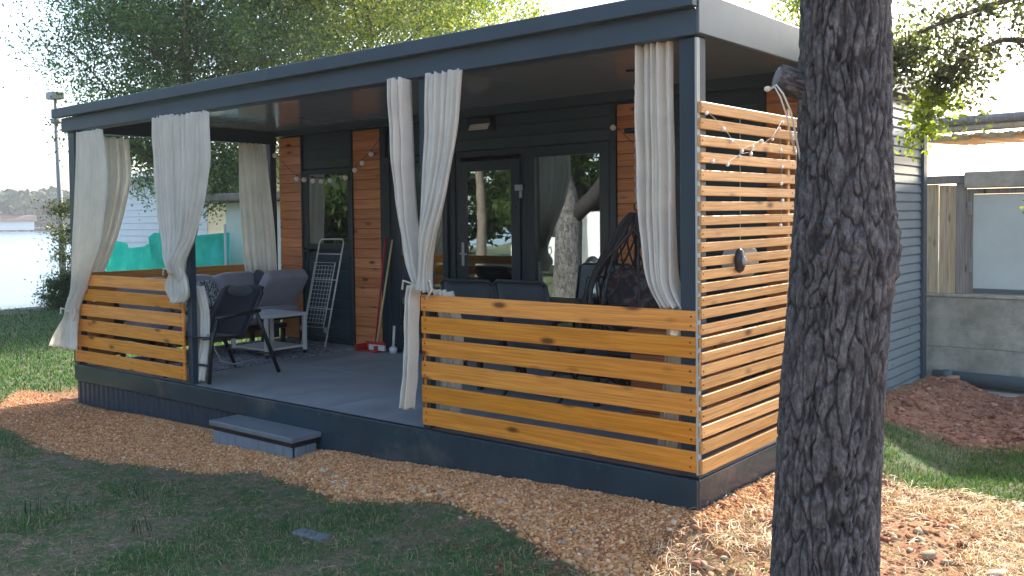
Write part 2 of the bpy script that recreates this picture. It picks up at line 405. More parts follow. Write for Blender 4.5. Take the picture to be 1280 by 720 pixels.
x,y=scatter(7000,-8,1.2,-2.0,.3,lambda x,y: np.where(outside_house(x,y), np.exp(-((y-gravel_edge(x)-.07)/.09)**2)*(.15+.85*ss(-3.6,-2.2,x)),0))
o=stones('pale_pebbles',x,y,rng.gamma(5,.0022,len(x))+.005,[(.46,.32,.20),(.42,.25,.14),(.52,.40,.28)],STONE); tag(o,'coarse pale pebbles along the outer rim of the gravel','pebbles')
x,y=scatter(150,-9,1.6,-2.9,-.6,lambda x,y: .35*np.ones_like(x))
o=stones('lawn_stones',x,y,rng.gamma(4,.002,len(x))+.004,[(.34,.30,.25),(.25,.18,.13)],STONE); tag(o,'few loose stones lying in the dark front lawn','stones')
x,y=scatter(42000,-1,4.5,2.6,6.0,lambda x,y: np.where(outside_house(x,y), zones(x,y)[1]*.55,0))
n=len(x); r=rng.gamma(1.1,.0068,n)+.003
o=stones('soil_clods',x,y,r,[(.36,.17,.11),(.29,.125,.085),(.42,.22,.145),(.44,.30,.20)],STONE,.5,jag=.5,wts=[.45,.25,.25,.05]); tag(o,'crumbly reddish soil clods in front of the concrete wall','soil')
x,y=scatter(16000,-.4,3.5,-1.6,1.8,lambda x,y: np.where(outside_house(x,y), zones(x,y)[2]*.9,0))
o=stones('soil_crumbs',x,y,rng.gamma(1.3,.006,len(x))+.002,[(.36,.17,.10),(.28,.12,.07),(.48,.36,.24)],STONE,.55,jag=.5); tag(o,'brown soil crumbs mixed into the dry straw','soil')

x,y=scatter(6000,-1.6,.4,-2.2,-.4,lambda x,y: np.where(outside_house(x,y), np.exp(-((x+.45+.5*(y+.9))/.42)**2)*.8*ss(.40,.6,n2(x,y,5,81)),0))
o=stones('bark_chips',x,y,np.minimum(rng.gamma(2,.004,len(x))+.003,.016),[(.30,.10,.06),(.22,.07,.045),(.40,.20,.12)],STONE,.35,jag=.5); tag(o,'dark red bark chips and soil below the gravel at the near corner','bark chips')
GRASS=tinted('grass blade',rough=.6,transl=.35)
def blades(name,x,y,h,wd,cols,wts=None,lean=.5,mat=GRASS):
    n=len(x); z=gh(x,y)-.004; a=rng.uniform(0,2*pi,n); b=rng.uniform(0,2*pi,n); l=rng.uniform(0,lean,n)*1.6
    dx,dy=np.cos(a)*wd/2,np.sin(a)*wd/2
    mx,my=np.cos(b)*l*h*.35,np.sin(b)*l*h*.35; tx,ty=np.cos(b)*l*h,np.sin(b)*l*h
    V=np.stack([np.stack([x-dx,y-dy,z],-1),np.stack([x+dx,y+dy,z],-1),np.stack([x+mx+dx*.8,y+my+dy*.8,z+h*.6],-1),np.stack([x+mx-dx*.8,y+my-dy*.8,z+h*.6],-1),np.stack([x+tx,y+ty,z+h*(1-.25*l)],-1)],1)
    i=np.arange(n)[:,None]*5
    F=np.concatenate([i+np.array([[0,1,2]]),i+np.array([[0,2,3]]),i+np.array([[3,2,4]])])
    c=np.repeat(np.c_[pal(n,cols,.2,wts),np.ones(n)],5,0)
    return tag(link(name,np_mesh(name,V.reshape(-1,3),F,False,c),mat),kind='stuff')
def lawn_p(x,y):
    g_,d_,s_,sa=zones(x,y); return np.where(outside_house(x,y),np.clip(1-g_*1.2-d_-s_*.93-sa,0,1),0)
GC=[(.075,.165,.065),(.10,.22,.085),(.16,.26,.09),(.34,.30,.18),(.055,.12,.05)]
patch=lambda x,y: .10+.90*ss(.40,.60,n2(x,y,1.5,41))*(.35+.65*ss(.35,.6,n2(x,y,6,44)))
x,y=scatter(330000,-9.5,2.2,-3.1,.6,lambda x,y: lawn_p(x,y)*patch(x,y)*.8)
h=rng.gamma(5,.0052,len(x))*(.7+.6*patch(x,y))
o=blades('lawn_grass',x,y,h,.0045+0*x,GC,[.28,.26,.14,.18,.14],.9); tag(o,'short patchy dark grass of the front lawn','grass')
x,y=scatter(150000,-20,-7.0,-2,10,lambda x,y: lawn_p(x,y)*.9*ss(-21,-8,x+0*y))
o=blades('side_lawn_grass',x,y,rng.gamma(6,.0062,len(x)),.007+.0005*np.abs(x),[(.04,.11,.03),(.06,.15,.035),(.10,.19,.05),(.03,.08,.03)],None,.6); tag(o,'green lawn left of the terrace down to the lake','grass')
x,y=scatter(70000,-.4,4.0,1.2,3.9,lambda x,y: lawn_p(x,y)*(.2+.8*ss(.38,.6,n2(x,y,2.2,43))))
o=blades('strip_grass',x,y,rng.gamma(5,.006,len(x)),.005+0*x,[(.045,.11,.03),(.07,.16,.04),(.11,.20,.05),(.2,.19,.10)],[.35,.35,.18,.12],.7); tag(o,'green grass strip between the straw and the bare soil','grass')
# tall weeds
x,y=[],[]
for (wx,wy,kk) in ((-4.55,-1.95,30),(-3.5,-1.9,14),(-3.3,-1.35,12),(-5.5,-1.55,14),(-1.9,-1.2,12),(-2.6,-1.75,10),(-4.1,-2.1,16)):
    x+=list(rng.normal(wx,.05,kk)); y+=list(rng.normal(wy,.05,kk))
x=np.array(x);y=np.array(y); o=blades('weed_blades',x,y,rng.uniform(.07,.17,len(x)),.005+0*x,[(.02,.045,.02),(.03,.07,.03)],None,.3); tag(o,'taller dark weed blades standing up from the front lawn','weeds')
# straw
def fibres(name,x,y,L,wd,cols,wts,lift):
    n=len(x); a=rng.uniform(0,2*pi,n); bend=rng.normal(0,.7,n); z=gh(x,y)+.002
    P=[]; cx,cy=x.copy(),y.copy()
    zl=rng.uniform(0,1,n)*lift; zb=rng.uniform(0,1,n)*lift
    for k in range(4):
        t=k/3; aa=a+bend*t
        if k: cx=cx+np.cos(aa)*L/3; cy=cy+np.sin(aa)*L/3
        zz=gh(cx,cy)+.003+zl*(1-t)+zb*t+lift*.8*4*t*(1-t)*rng.random(n)
        w_=wd*(.9 if k in(1,2) else .4)
        P.append(np.stack([cx-np.sin(aa)*w_,cy+np.cos(aa)*w_,zz+w_*.6],-1)); P.append(np.stack([cx+np.sin(aa)*w_,cy-np.cos(aa)*w_,zz-w_*.3],-1))
    V=np.stack(P,1); i=np.arange(n)[:,None]*8
    F=np.concatenate([i+np.array([[k,k+1,k+3,k+2]]) for k in(0,2,4)])
    c=np.repeat(np.c_[pal(n,cols,.18,wts),np.ones(n)],8,0)
    return tag(link(name,np_mesh(name,V.reshape(-1,3),F,False,c),tinted(name+' fibre',rough=.6,transl=.15)),kind='stuff')
x,y=scatter(120000,-.3,3.2,-1.5,1.95,lambda x,y: np.where(outside_house(x,y), zones(x,y)[2]*(.08+.92*ss(.44,.60,n2(x,y,2.2,51)))*.8,0))
o=fibres('dry_straw',x,y,rng.uniform(.03,.13,len(x)),.0016+0*x,[(.72,.55,.32),(.60,.40,.19),(.80,.66,.44),(.50,.23,.10),(.34,.2,.1)],[.3,.25,.2,.15,.1],.022); tag(o,'sunlit dry straw and pine needles strewn beside the trunk','straw')
x,y=scatter(60000,-9,0,-3.1,-.4,lambda x,y: lawn_p(x,y)*.6*(1-patch(x,y)*.6))
o=fibres('lawn_litter',x,y,rng.uniform(.02,.08,len(x)),.0013+0*x,[(.28,.20,.12),(.38,.28,.17),(.16,.10,.06)],None,.012); tag(o,'brown dead needles lying between the front grass','litter')

# lake + far shore
m,nt,b=newmat('lake water'); v=coords(nt,(1,1,1),False); f1=noise(nt,v,.9,6,.65)
b.inputs['Base Color'].default_value=(.10,.16,.20,1); b.inputs['Roughness'].default_value=.2; b.inputs['Specular IOR Level'].default_value=.32; bump(nt,b,f1,.6,.12)
P=[np.array(SN)*19.6, np.array(SN)*900]; T=np.array([-SN[1],SN[0]])
q=[P[0]-T*900,P[0]+T*900,P[1]+T*900,P[1]-T*900]
lake=MB().add([(float(p[0]),float(p[1]),-.80) for p in q],[(0,1,2,3)]).build('lake',m); tag(lake,kind='structure')

# ------------------------------------------------------------------ mobile home
W = 2.55                                          # y of the cabin's front wall
home = thing('mobile_home','long flat roofed anthracite mobile home with covered wooden railed terrace','mobile home',(0,0,-.3))
class _P: pass
def part(mb, name, mat, parent=home, smooth=False):
    """vertices given in world space; home's empty stands at z=-.3"""
    mb.v=[(x,y,z+.3) for x,y,z in mb.v]; return mb.build(name,mat,parent,smooth)
# body
b=MB(); b.box(-6.70,-.32,W+.06,W+.12,-.26,0.02); b.box(-6.70,-4.9,W+.06,W+.12,.02,1.1); b.box(-6.70,-6.28,W+.06,W+.12,1.1,2.5); b.box(-5.45,-4.9,W+.06,W+.12,1.1,2.5)
b.box(-2.1,-.32,W+.06,W+.12,.02,2.5); b.box(-6.27,-5.46,W+.06,W+.12,1.92,2.5); b.box(-4.89,-2.11,W+.06,W+.12,2.0,2.5)
part(b,'front_wall',SIDING)
b=MB(); b.box(-6.70,-.32,5.24,5.30,-.26,2.5); b.box(-6.72,-6.66,W+.13,5.23,-.26,2.5); part(b,'rear_wall',SIDING)
b=MB(); b.box(-6.65,-.38,W+.13,5.23,-.26,-.01); b.box(-6.65,-.38,5.16,5.23,0,2.4); b.box(-6.65,-.38,W+.13,5.15,2.42,2.48); b.box(-4.1,-4.04,W+.5,5.15,0,2.4); part(b,'interior',INWALL)
# side wall with boards
sw=part(MB().box(-.37,-.32,W+.13,5.23,-.26,2.5),'side_wall',SIDINGR)
bm_=MB().prism([(0,0),(.0125,0.006),(.019,.014),(.012,.078),(0,.080)],'y',0,2.66-.02).mesh('siding_board')
z=-.26
while z<2.44:
    o=link('siding_board',bm_,SIDINGR,sw); o.location=(-.32,W+.10,z+.3); z+=.0835
part(MB().box(-.345,-.275,5.225,5.335,-.28,2.5,c=.004),'corner_trim',ANTHF)
part(MB().box(-.40,-.285,W+.058,W+.12,-.26,2.5,c=.004),'corner_trim',ANTH)
# cabin roof
part(MB().box(-6.9,-.2,W+.1,5.42,2.505,2.60,c=.006).shear(),'cabin_roof',ANTHF)
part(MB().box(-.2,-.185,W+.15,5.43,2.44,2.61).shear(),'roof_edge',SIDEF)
# terrace roof
part(MB().box(-6.85,-.03,.0,W+.09,2.507,2.552).shear(),'terrace_roof',ANTHF)
cp=MB().box(-6.8,-.04,.06,W+.04,2.5,2.506).shear(); cpo=part(cp,'ceiling',CEIL)
k=6; wpan=(6.8-.06)/k
for i in range(k):
    x0=-6.79+i*wpan; mb=MB().box(x0,x0+wpan-.006,.13,W-.03,2.488,2.499).shear(); part(mb,'ceiling_panel',CEIL,cpo)
part(MB().box(-6.88,.0,-.005,.125,2.345,2.482,c=.004).shear(),'front_beam',ANTHF)
for a_,b_ in ((-6.96,-3.512),(-3.508,.015)): part(MB().box(a_,b_,-.065,-.006,2.484,2.575,c=.004).shear(),'gutter_fascia',ANTHF)
part(MB().box(-6.94,-.01,-.004,.06,2.556,2.566).shear(),'roof_flashing',ANTH)
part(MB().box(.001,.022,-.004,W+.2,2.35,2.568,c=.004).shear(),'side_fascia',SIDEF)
part(MB().box(-6.84,-6.74,.13,W-.01,2.34,2.50).shear(),'side_beam',ANTH)
part(MB().box(-.12,-.005,.13,W-.01,2.40,2.50).shear(),'side_beam',ANTH)
part(MB().box(-6.74,-.12,W-.06,W-.008,2.385,2.497,c=.003),'wall_beam',ANTH)
# posts
for x0,x1,y0,y1 in ((-6.82,-6.70,.03,.12),(-4.80,-4.74,.035,.095),(-2.025,-1.96,.035,.10),(-.115,-.008,.035,.13),(-6.82,-6.74,2.44,2.53),(-.11,-.01,2.4,2.49)):
    part(MB().box(x0,x1,y0,y1,.002,2.34+.0065*x0,c=.005),'post',ANTH)
# deck and plinth
dk=part(MB().box(-6.74,-.012,.012,W+.05,-.06,-.004),'deck',ANTH)
nx_=11; wx=6.72/nx_
for i in range(nx_):
    for j in range(2):
        x0=-6.735+i*wx; y0=.035+j*1.255
        part(MB().box(x0+.002,x0+wx-.002,y0+.002,y0+1.252,-.0035,.001,c=.0012),'floor_panel',DECK,dk)
part(MB().box(-6.75,-.001,.018,.034,-.003,.004),'deck_edge_strip',BLACK)
part(MB().box(-6.755,-3.93,.0,.014,-.155,-.002,c=.003),'plinth_board',ANTHL)
part(MB().box(-3.927,-.001,.0,.014,-.34,-.002,c=.003),'plinth_board',ANTHL)
part(MB().box(-.011,.003,.016,W+.1,-.34,-.002,c=.003),'plinth_board',ANTHL)
part(MB().box(-6.757,-6.743,.016,W,-.155,-.002,c=.003),'plinth_board',ANTHL)
sk=part(MB().box(-6.74,-3.93,.03,.036,-.42,-.157),'skirting',ANTH)
rb=MB().prism([(0,0),(.012,-.016),(.05,-.016),(.062,0)],'z',0,.225).mesh('rib')
for i in range(32):
    o=link('rib',rb,ANTH,sk); o.location=(-6.735+i*.0875,.03,-.395+.3)
part(MB().box(-6.745,-3.93,.012,.029,-.425,-.392),'skirting_rail',ANTH)
part(MB().box(-6.75,-6.744,.03,W,-.42,-.157),'side_skirting',ANTH)
part(MB().box(-3.92,-.02,.05,.1,-.42,-.06).box(-.09,-.03,.1,W,-.42,-.06),'underframe',BLACK)
# railings
def slats(parent, mat, kind, fixed, a0, a1, rows):
    for (z0,z1) in rows:
        j=random.uniform(-.004,.004); t=random.uniform(-.0015,.0015); L=a1-a0+random.uniform(-.008,.006)
        mb=MB()
        if kind=='x': mb.box(-L/2,L/2,-.0105,.0105,-(z1-z0)/2,(z1-z0)/2,c=.003); o=mb.build('slat',mat,parent); o.location=((a0+a1)/2+j,fixed+t,(z0+z1)/2+.3); o.rotation_euler=(random.uniform(-.03,.03),random.uniform(-.002,.002),random.uniform(-.001,.001))
        else: mb.box(-.0105,.0105,-L/2,L/2,-(z1-z0)/2,(z1-z0)/2,c=.003); o=mb.build('slat',mat,parent); o.location=(fixed+t,(a0+a1)/2+j*.3,(z0+z1)/2+.3); o.rotation_euler=(random.uniform(-.004,.004),random.uniform(-.04,.04),random.uniform(-.001,.001))
FR=[(.793,.900),(.647,.759),(.496,.610),(.341,.457),(.188,.302),(.037,.150)]
r1=part(MB().box(-1.998,-1.984,.023,.034,.03,.9),'railing',PINEF); part(MB().box(-.020,-.006,.023,.034,.03,.9),'batten',PINEF,r1)
slats(r1,PINEF,'x',.011,-2.0,-.001,FR)
r2=part(MB().box(-6.70,-6.66,.023,.034,.03,.9),'railing',PINEF); part(MB().box(-4.87,-4.83,.023,.034,.03,.9),'batten',PINEF,r2)
slats(r2,PINEF,'x',.011,-6.74,-4.81,[(a,b_-.001) for a,b_ in FR])
# capping detail: small hanging bag of pegs is a thing of its own further down
r3=part(MB().box(-6.735,-6.72,.13,.17,.03,.88),'railing',CEDAR); part(MB().box(-6.735,-6.72,2.36,2.40,.03,.88),'batten',CEDAR,r3)
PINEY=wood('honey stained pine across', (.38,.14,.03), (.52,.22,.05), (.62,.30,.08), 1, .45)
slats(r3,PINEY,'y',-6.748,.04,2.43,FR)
SCREW=painted('screw head',(.10,.09,.08),.35,.1,metal=.8)
scm=MB().tube([(0,0,0),(0,-.003,0)],.0055,8).mesh('screw'); scy=MB().tube([(0,0,0),(.003,0,0)],.0042,8).mesh('screw')
for par,xs in ((r1,(-1.965,-.035)),(r2,(-6.68,-4.85))):
    for (a,b_) in FR:
        for x_ in xs:
            for q in (.25,.75): o=link('screw',scm,SCREW,par); o.location=(x_+random.uniform(-.006,.006),.001,a+(b_-a)*q+.3+random.uniform(-.004,.004))
# side screen
tops=[2.0,1.915,1.825,1.735,1.645,1.557,1.48,1.405,1.33,1.262,1.185,1.118,1.05,.98,.908,.83,.755,.683,.612,.54,.46,.375,.29,.205,.115]
hts=[.058,.055,.055,.055,.055,.052,.05,.05,.05,.05,.05,.05,.05,.05,.052,.052,.052,.054,.055,.058,.06,.062,.064,.066,.075]
GB=painted('pale grey batten',(.42,.45,.42),.5,.1)
r4=part(MB().box(-.006,.006,.0,.0335,.03,2.33),'side_screen',GB)
slats(r4,PINES,'y',.0175,.002,2.46,[(t-h,t) for t,h in zip(tops,hts)])
part(MB().box(-.006,.006,2.36,2.395,.03,2.05),'batten',PINES,r4); part(MB().box(-.006,.006,1.2,1.235,.03,2.05),'batten',PINES,r4)
for t_,h_ in zip(tops,hts):
    for y_ in (.018,1.217,2.378): o=link('screw',scy,SCREW,r4); o.location=(.0275,y_,t_-h_/2+.3+random.uniform(-.004,.004))
# cedar panels on the front wall
bd=MB().box(0,1,0,.02,0,.1055,c=.004)
def boards(parent,x0,x1,z0,z1,mat,pitch=.107,y=W,name='board'):
    me=MB().box(0,x1-x0,0,.022,.001,pitch-.003,c=.004).mesh(name); z=z0
    while z<z1-.02:
        hh=min(1,(z1-z)/pitch); o=link(name,me,mat,parent); o.location=(x0,y+random.uniform(-.001,.001),z+.3); o.scale=(1,1,hh); z+=pitch
for x0,x1 in ((-6.72,-6.30),(-5.43,-4.985),(-2.055,-1.61),(-.71,-.02)):  # last panel's hidden end is added to keep sun off the deck
    p_=part(MB().box(x0,x1,W+.024,W+.056,.01,2.38),'cedar_panel',ANTH); boards(p_,x0+.002,x1-.002,.012,2.38,CEDAR)
for x0,x1,z0,z1 in ((-6.275,-5.455,1.98,2.38),(-4.88,-2.12,2.06,2.38),(-1.60,-.72,.012,2.38)):
    p_=part(MB().box(x0,x1,W+.026,W+.056,z0,z1),'siding',SIDING); boards(p_,x0,x1,z0,z1,SIDING,y=W+.002)
for x0,x1 in ((-6.30,-6.278),(-5.452,-5.432),(-4.983,-4.90),(-2.118,-2.058),(-1.608,-1.60),(-.718,-.712)):
    part(MB().box(x0,x1,W-.022,W+.055,.01,2.383,c=.002),'trim',FRAME)
def ring(x0,x1,z0,z1,w_,y0,y1,wb=None,c=.003):
    wb=wb or w_
    return MB().box(x0,x0+w_,y0,y1,z0,z1,c=c).box(x1-w_,x1,y0,y1,z0,z1,c=c).box(x0+w_+.0005,x1-w_-.0005,y0+.001,y1-.001,z1-w_,z1-.0005,c=c).box(x0+w_+.0005,x1-w_-.0005,y0+.001,y1-.001,z0,z0+wb,c=c)
def pane(x0,x1,z0,z1,y,parent): return part(MB().box(x0,x1,y,y+.006,z0,z1),'pane',GLASS,parent)
# left door: glass above, boards below
d=part(ring(-6.27,-5.46,.01,1.97,.055,W-.012,W+.045),'door',FRAME)
pane(-6.215,-5.515,1.13,1.915,W+.012,d)
part(MB().box(-6.214,-5.516,W-.004,W+.04,1.06,1.128,c=.003),'rail',FRAME,d)
boards(d,-6.214,-5.516,.07,1.05,SIDING,y=W+.004,name='door_board')
part(MB().box(-6.255,-6.235,W-.045,W-.013,.93,1.08,c=.004).box(-6.25,-6.12,W-.06,W-.046,1.03,1.05,c=.004),'handle',BLACK,d)
# tall glazed panel
d=part(ring(-4.895,-3.90,.012,2.05,.07,W-.05,W+.04),'window',FRAME)
part(ring(-4.70,-3.975,.05,1.975,.06,W-.085,W-.052,.08),'sash',FRAME,d); pane(-4.64,-4.035,.13,1.915,W-.068,d)
part(MB().box(-4.82,-4.705,W-.03,W-.01,.09,1.975),'side_panel',FRAME,d)
# door with handle and hinges
d=part(ring(-3.895,-3.025,.012,2.05,.055,W-.03,W+.04),'door',FRAME)
part(ring(-3.835,-3.085,.03,1.95,.10,W-.055,W-.031,.11),'leaf',FRAME,d); pane(-3.735,-3.185,.14,1.85,W-.044,d)
h=MB().box(-3.80,-3.77,W-.068,W-.056,.93,1.16,c=.005).tube([(-3.785,W-.07,1.05),(-3.785,W-.105,1.05),(-3.70,W-.105,1.045)],.009,8); part(h,'handle',ZINC,d)
for zz in (1.62,.62):
    part(MB().box(-3.13,-3.04,W-.068,W-.056,zz+.03,zz+.085,c=.003).box(-3.075,-3.05,W-.074,W-.05,zz-.04,zz+.028,c=.005),'hinge',ZINC,d)
# tall fixed window
d=part(ring(-3.02,-2.122,.012,2.05,.095,W-.03,W+.04),'window',FRAME); pane(-2.925,-2.217,.108,1.955,W-.004,d)
# wall lamp
l=part(MB().prism([(W-.002,2.235),(W-.002,2.375),(W-.06,2.375),(W-.095,2.35),(W-.03,2.24)],'x',-3.69,-3.40),'wall_lamp',BLACK)
part(MB().box(-.12,.12,-.003,.003,-.055,.055,M=Matrix.Translation((-3.545,W-.071,2.293))@Matrix.Rotation(RAD(-31),4,'X')),'lamp_glass',LAMPW,l)

# interior curtains
def curtain_mesh(rows, along, pos, folds, nu=70, nv=70, seed=0, amp=.022, cloth=None):
    rows=sorted(rows,key=lambda r:-r[0]); z=np.array([r[0] for r in rows]); a=np.array([r[1] for r in rows]); b_=np.array([r[2] for r in rows]); off=np.array([r[3] if len(r)>3 else 0 for r in rows])
    zi=np.linspace(z[0],z[-1],nv); A=np.interp(-zi,-z,a); B=np.interp(-zi,-z,b_); O=np.interp(-zi,-z,off)
    def sm(q):
        k=np.hanning(11)[1:-1]; k/=k.sum(); p_=np.pad(q,4,mode='reflect',reflect_type='odd'); return np.convolve(p_,k,'valid')
    A,B,O=sm(sm(A)),sm(sm(B)),sm(O)
    u=np.linspace(0,1,nu); r_=np.random.default_rng(seed+100); ph=r_.uniform(0,6.28,4)
    Wd=(B-A); w0=cloth or max(abs(Wd)); V=[]
    for i in range(nv):
        t=i/(nv-1); am=amp*(1+1.5*(1-abs(Wd[i])/w0)); am=min(am,.06)
        uu=u+.02*np.sin(3*pi*u+ph[0]+2*t)
        d_=am*(np.sin(2*pi*folds*1.25*uu+ph[1]+.35*np.sin(2.3*t+ph[2]))+.6*np.sin(2*pi*(folds*2.1)*uu+ph[3]+1.0*t))
        d_+= .004*np.sin(7*t*pi+9*u+ph[2])*np.sin(4*u*pi)
        round_=.5*min(abs(Wd[i]),.12)*np.sqrt(np.clip(1-(2*u-1)**2,0,1))*float(ss(.26,.12,abs(Wd[i])))
        xx=A[i]+(B[i]-A[i])*u+.0015*np.sin(5*t*pi+ph[1]); yy=pos+O[i]+d_-round_
        zz=zi[i]+.008*np.sin(2*pi*folds*u+ph[0])*(1 if i in(0,nv-1) else 0)
        V.append(np.stack([xx,yy,np.full(nu,0)+zz],-1) if along=='x' else np.stack([yy,xx,np.full(nu,0)+zz],-1))
    V=np.array(V).reshape(-1,3); ii=(np.arange(nv-1)[:,None]*nu+np.arange(nu-1)[None,:]).ravel()
    return np_mesh('curtain',V,np.stack([ii,ii+1,ii+nu+1,ii+nu],-1),True)
def curtain(label, rows, along='x', pos=0, folds=5, seed=0, tie=None, mat=CURT, group='white terrace curtains', amp=.015, cloth=None, knot=None):
    o=link('curtain',curtain_mesh(rows,along,pos,folds,seed=seed,amp=amp,cloth=cloth),mat)
    s_=o.modifiers.new('cloth','SOLIDIFY'); s_.thickness=.003
    tag(o,label,'curtain',group)
    if tie:
        cx,cy,cz,rx,ry=tie; t=MB().tube([(cx+rx*cos(a),cy+ry*sin(a),cz+.012*sin(a+1)) for a in np.linspace(0,2*pi,20,endpoint=False)],.014,8,closed=True)
        t.tube([(cx+rx,cy-ry*.4,cz),(cx+rx+.05,cy-ry,cz+.03),(cx+rx+.07,cy-ry,cz-.03),(cx+rx+.02,cy-ry,cz-.09)],.008,6)
        t.tube([(cx-rx,cy-ry*.4,cz),(cx-rx-.05,cy-ry,cz+.02),(cx-rx-.06,cy-ry,cz-.04)],.008,6)
        t.build('tie',mat,o,True)
    return o
curtain('white curtain at the lake end corner post, tied with its tail hanging outside',[(2.27,-6.53,-6.02),(1.84,-6.57,-5.94),(1.23,-6.66,-6.09),(.92,-6.68,-6.33),(.68,-6.71,-6.50),(.56,-6.74,-6.59),(.52,-6.75,-6.61),(.44,-6.82,-6.57,-.03),(.30,-6.98,-6.50,-.06),(.17,-7.04,-6.47,-.08)],pos=-.03,folds=5,seed=1,tie=(-6.67,-.045,.545,.085,.05))
curtain('narrow white curtain on the lake side beside the corner post, drawn to the same post',[(2.27,.30,.66),(1.87,.30,.68),(1.55,.28,.60),(1.23,.20,.50),(.91,.10,.35),(.63,.05,.18),(.5,.02,.10)],along='y',pos=-6.78,folds=4,seed=2)
curtain('narrow left half of the curtain pair on the post beside the black recliner',[(2.31,-5.16,-4.85),(1.93,-5.15,-4.84),(1.45,-5.11,-4.82),(1.18,-4.99,-4.80),(1.05,-4.90,-4.79),(.97,-4.86,-4.78)],pos=-.035,folds=4,seed=3)
curtain('wide right half of the curtain pair beside the black recliner, ending in a bulging knot',[(2.3,-4.80,-4.31),(1.91,-4.80,-4.30),(1.58,-4.80,-4.39),(1.25,-4.80,-4.56),(1.06,-4.83,-4.69),(.985,-4.85,-4.73),(.94,-4.89,-4.69,-.01),(.87,-4.97,-4.59,-.03),(.80,-4.96,-4.58,-.03),(.75,-4.89,-4.64,-.01),(.72,-4.85,-4.70)],pos=-.04,folds=6,seed=4,tie=(-4.80,-.055,.985,.075,.05))
curtain('tail of the knotted curtain hanging inside the left railing behind the recliner post',[(.84,-4.86,-4.68),(.62,-4.86,-4.62),(.33,-4.86,-4.64),(.03,-4.85,-4.70)],pos=.15,amp=.012,folds=3,seed=5,group='curtain tails hanging inside the railings')
curtain('white curtain at the rear lake side post behind the grey sofa',[(2.28,1.93,2.30),(1.64,1.93,2.38),(1.18,1.96,2.43),(.85,1.98,2.44),(.62,2.03,2.42)],along='y',pos=-6.66,folds=5,seed=6)
curtain('narrow left half of the curtain pair on the middle post',[(2.33,-2.20,-2.075),(1.79,-2.18,-2.065),(1.42,-2.13,-2.05),(1.1,-2.06,-1.99),(.98,-2.01,-1.95)],pos=-.02,folds=3,seed=7,cloth=.3)
curtain('wide right half of the curtain pair on the middle post',[(2.34,-1.90,-1.59),(1.98,-1.91,-1.63),(1.57,-1.925,-1.72),(1.26,-1.935,-1.82),(1.05,-1.95,-1.88),(.97,-1.97,-1.88),(.93,-1.98,-1.86)],pos=-.02,folds=5,seed=8,tie=(-1.97,-.02,.975,.07,.05))
curtain('thin curtain tail hanging outside the left end of the front right railing',[(.96,-2.04,-1.97),(.88,-2.07,-2.0),(.62,-2.075,-2.005),(.35,-2.095,-2.01),(.14,-2.135,-2.04)],pos=-.03,folds=2,seed=9,group='curtain tails hanging outside the railings',cloth=.2)
curtain('white curtain tail seen through the slats beside the middle post',[(.93,-1.93,-1.80,-.08),(.7,-1.95,-1.78),(.5,-1.95,-1.78),(.10,-1.96,-1.82)],pos=.17,folds=3,seed=10,group='curtain tails hanging inside the railings')
curtain('single white curtain at the near corner post next to the slatted side screen',[(2.37,-.41,-.19),(2.07,-.42,-.185),(1.71,-.42,-.18),(1.36,-.40,-.18),(1.14,-.36,-.18),(1.0,-.31,-.17),(.93,-.26,-.12),(.905,-.24,-.10)],pos=.10,folds=4,seed=11,cloth=.5)
curtain('white curtain tail seen through the slats at the near corner post',[(.9,-.27,-.17),(.7,-.27,-.19),(.5,-.29,-.20),(.11,-.33,-.22)],pos=.19,amp=.008,folds=3,seed=12,group='curtain tails hanging inside the railings',cloth=.3)
for lab,x0,x1,sd in (('dark inner curtain behind the left side of the right terrace window',-2.9,-2.6,21),('dark inner curtain behind the glass of the left terrace door',-6.2,-5.85,22),('dark inner curtain behind the right of the handled door glass',-3.4,-3.16,23),('dark inner curtain behind the tall pane beside the middle post',-4.62,-4.3,24)):
    curtain(lab,[(1.99,x0,x1),(1.2,x0+.02,x1-.02),(.05,x0,x1)],pos=W+.25,folds=5,seed=sd,mat=INCUR,group='dark curtains inside the cabin windows')

# ------------------------------------------------------------------ step
st=thing('entrance_step','low grey step with board top and block riser before the terrace','step',(-3.53,-.14,-.36))
MB().box(-.51,.51,-.145,.135,.165,.205,c=.006).build('tread',STEPM,st)
MB().box(-.50,.50,-.125,.13,.13,.163).build('support',BLACK,st)
bl=MB().box(0,.093,-.012,.012,-.12,.13,c=.006).mesh('riser_block')
for i in range(10):
    o=link('riser_block',bl,STEPR,st); o.location=(-.485+i*.097,-.115+random.uniform(-.003,.003),0)
for i in range(2):
    for s_ in (-1,1):
        o=link('riser_block',bl,STEPR,st); o.location=(s_*.49,-.10+i*.1,0); o.rotation_euler=(0,0,pi/2)

# ------------------------------------------------------------------ terrace furniture
# rug
m,nt,b=newmat('mottled rug'); v=coords(nt,(1,1,1),False); vo=N(nt,'TexVoronoi'); vo.inputs['Scale'].default_value=26; nt.links.new(v,vo.inputs['Vector'])
nn=noise(nt,v,30,3,.7); c=ramp(nt,nn,[(.42,(.05,.07,.12)),(.55,(.35,.37,.40))]); nt.links.new(c,b.inputs['Base Color']); b.inputs['Roughness'].default_value=.95; bump(nt,b,nn,.5,.004)
rug=MB().box(-6.6,-5.2,.5,2.42,.003,.012,c=.003).build('rug',m); tag(rug,'blue and white mottled rug under the white coffee table','rug')
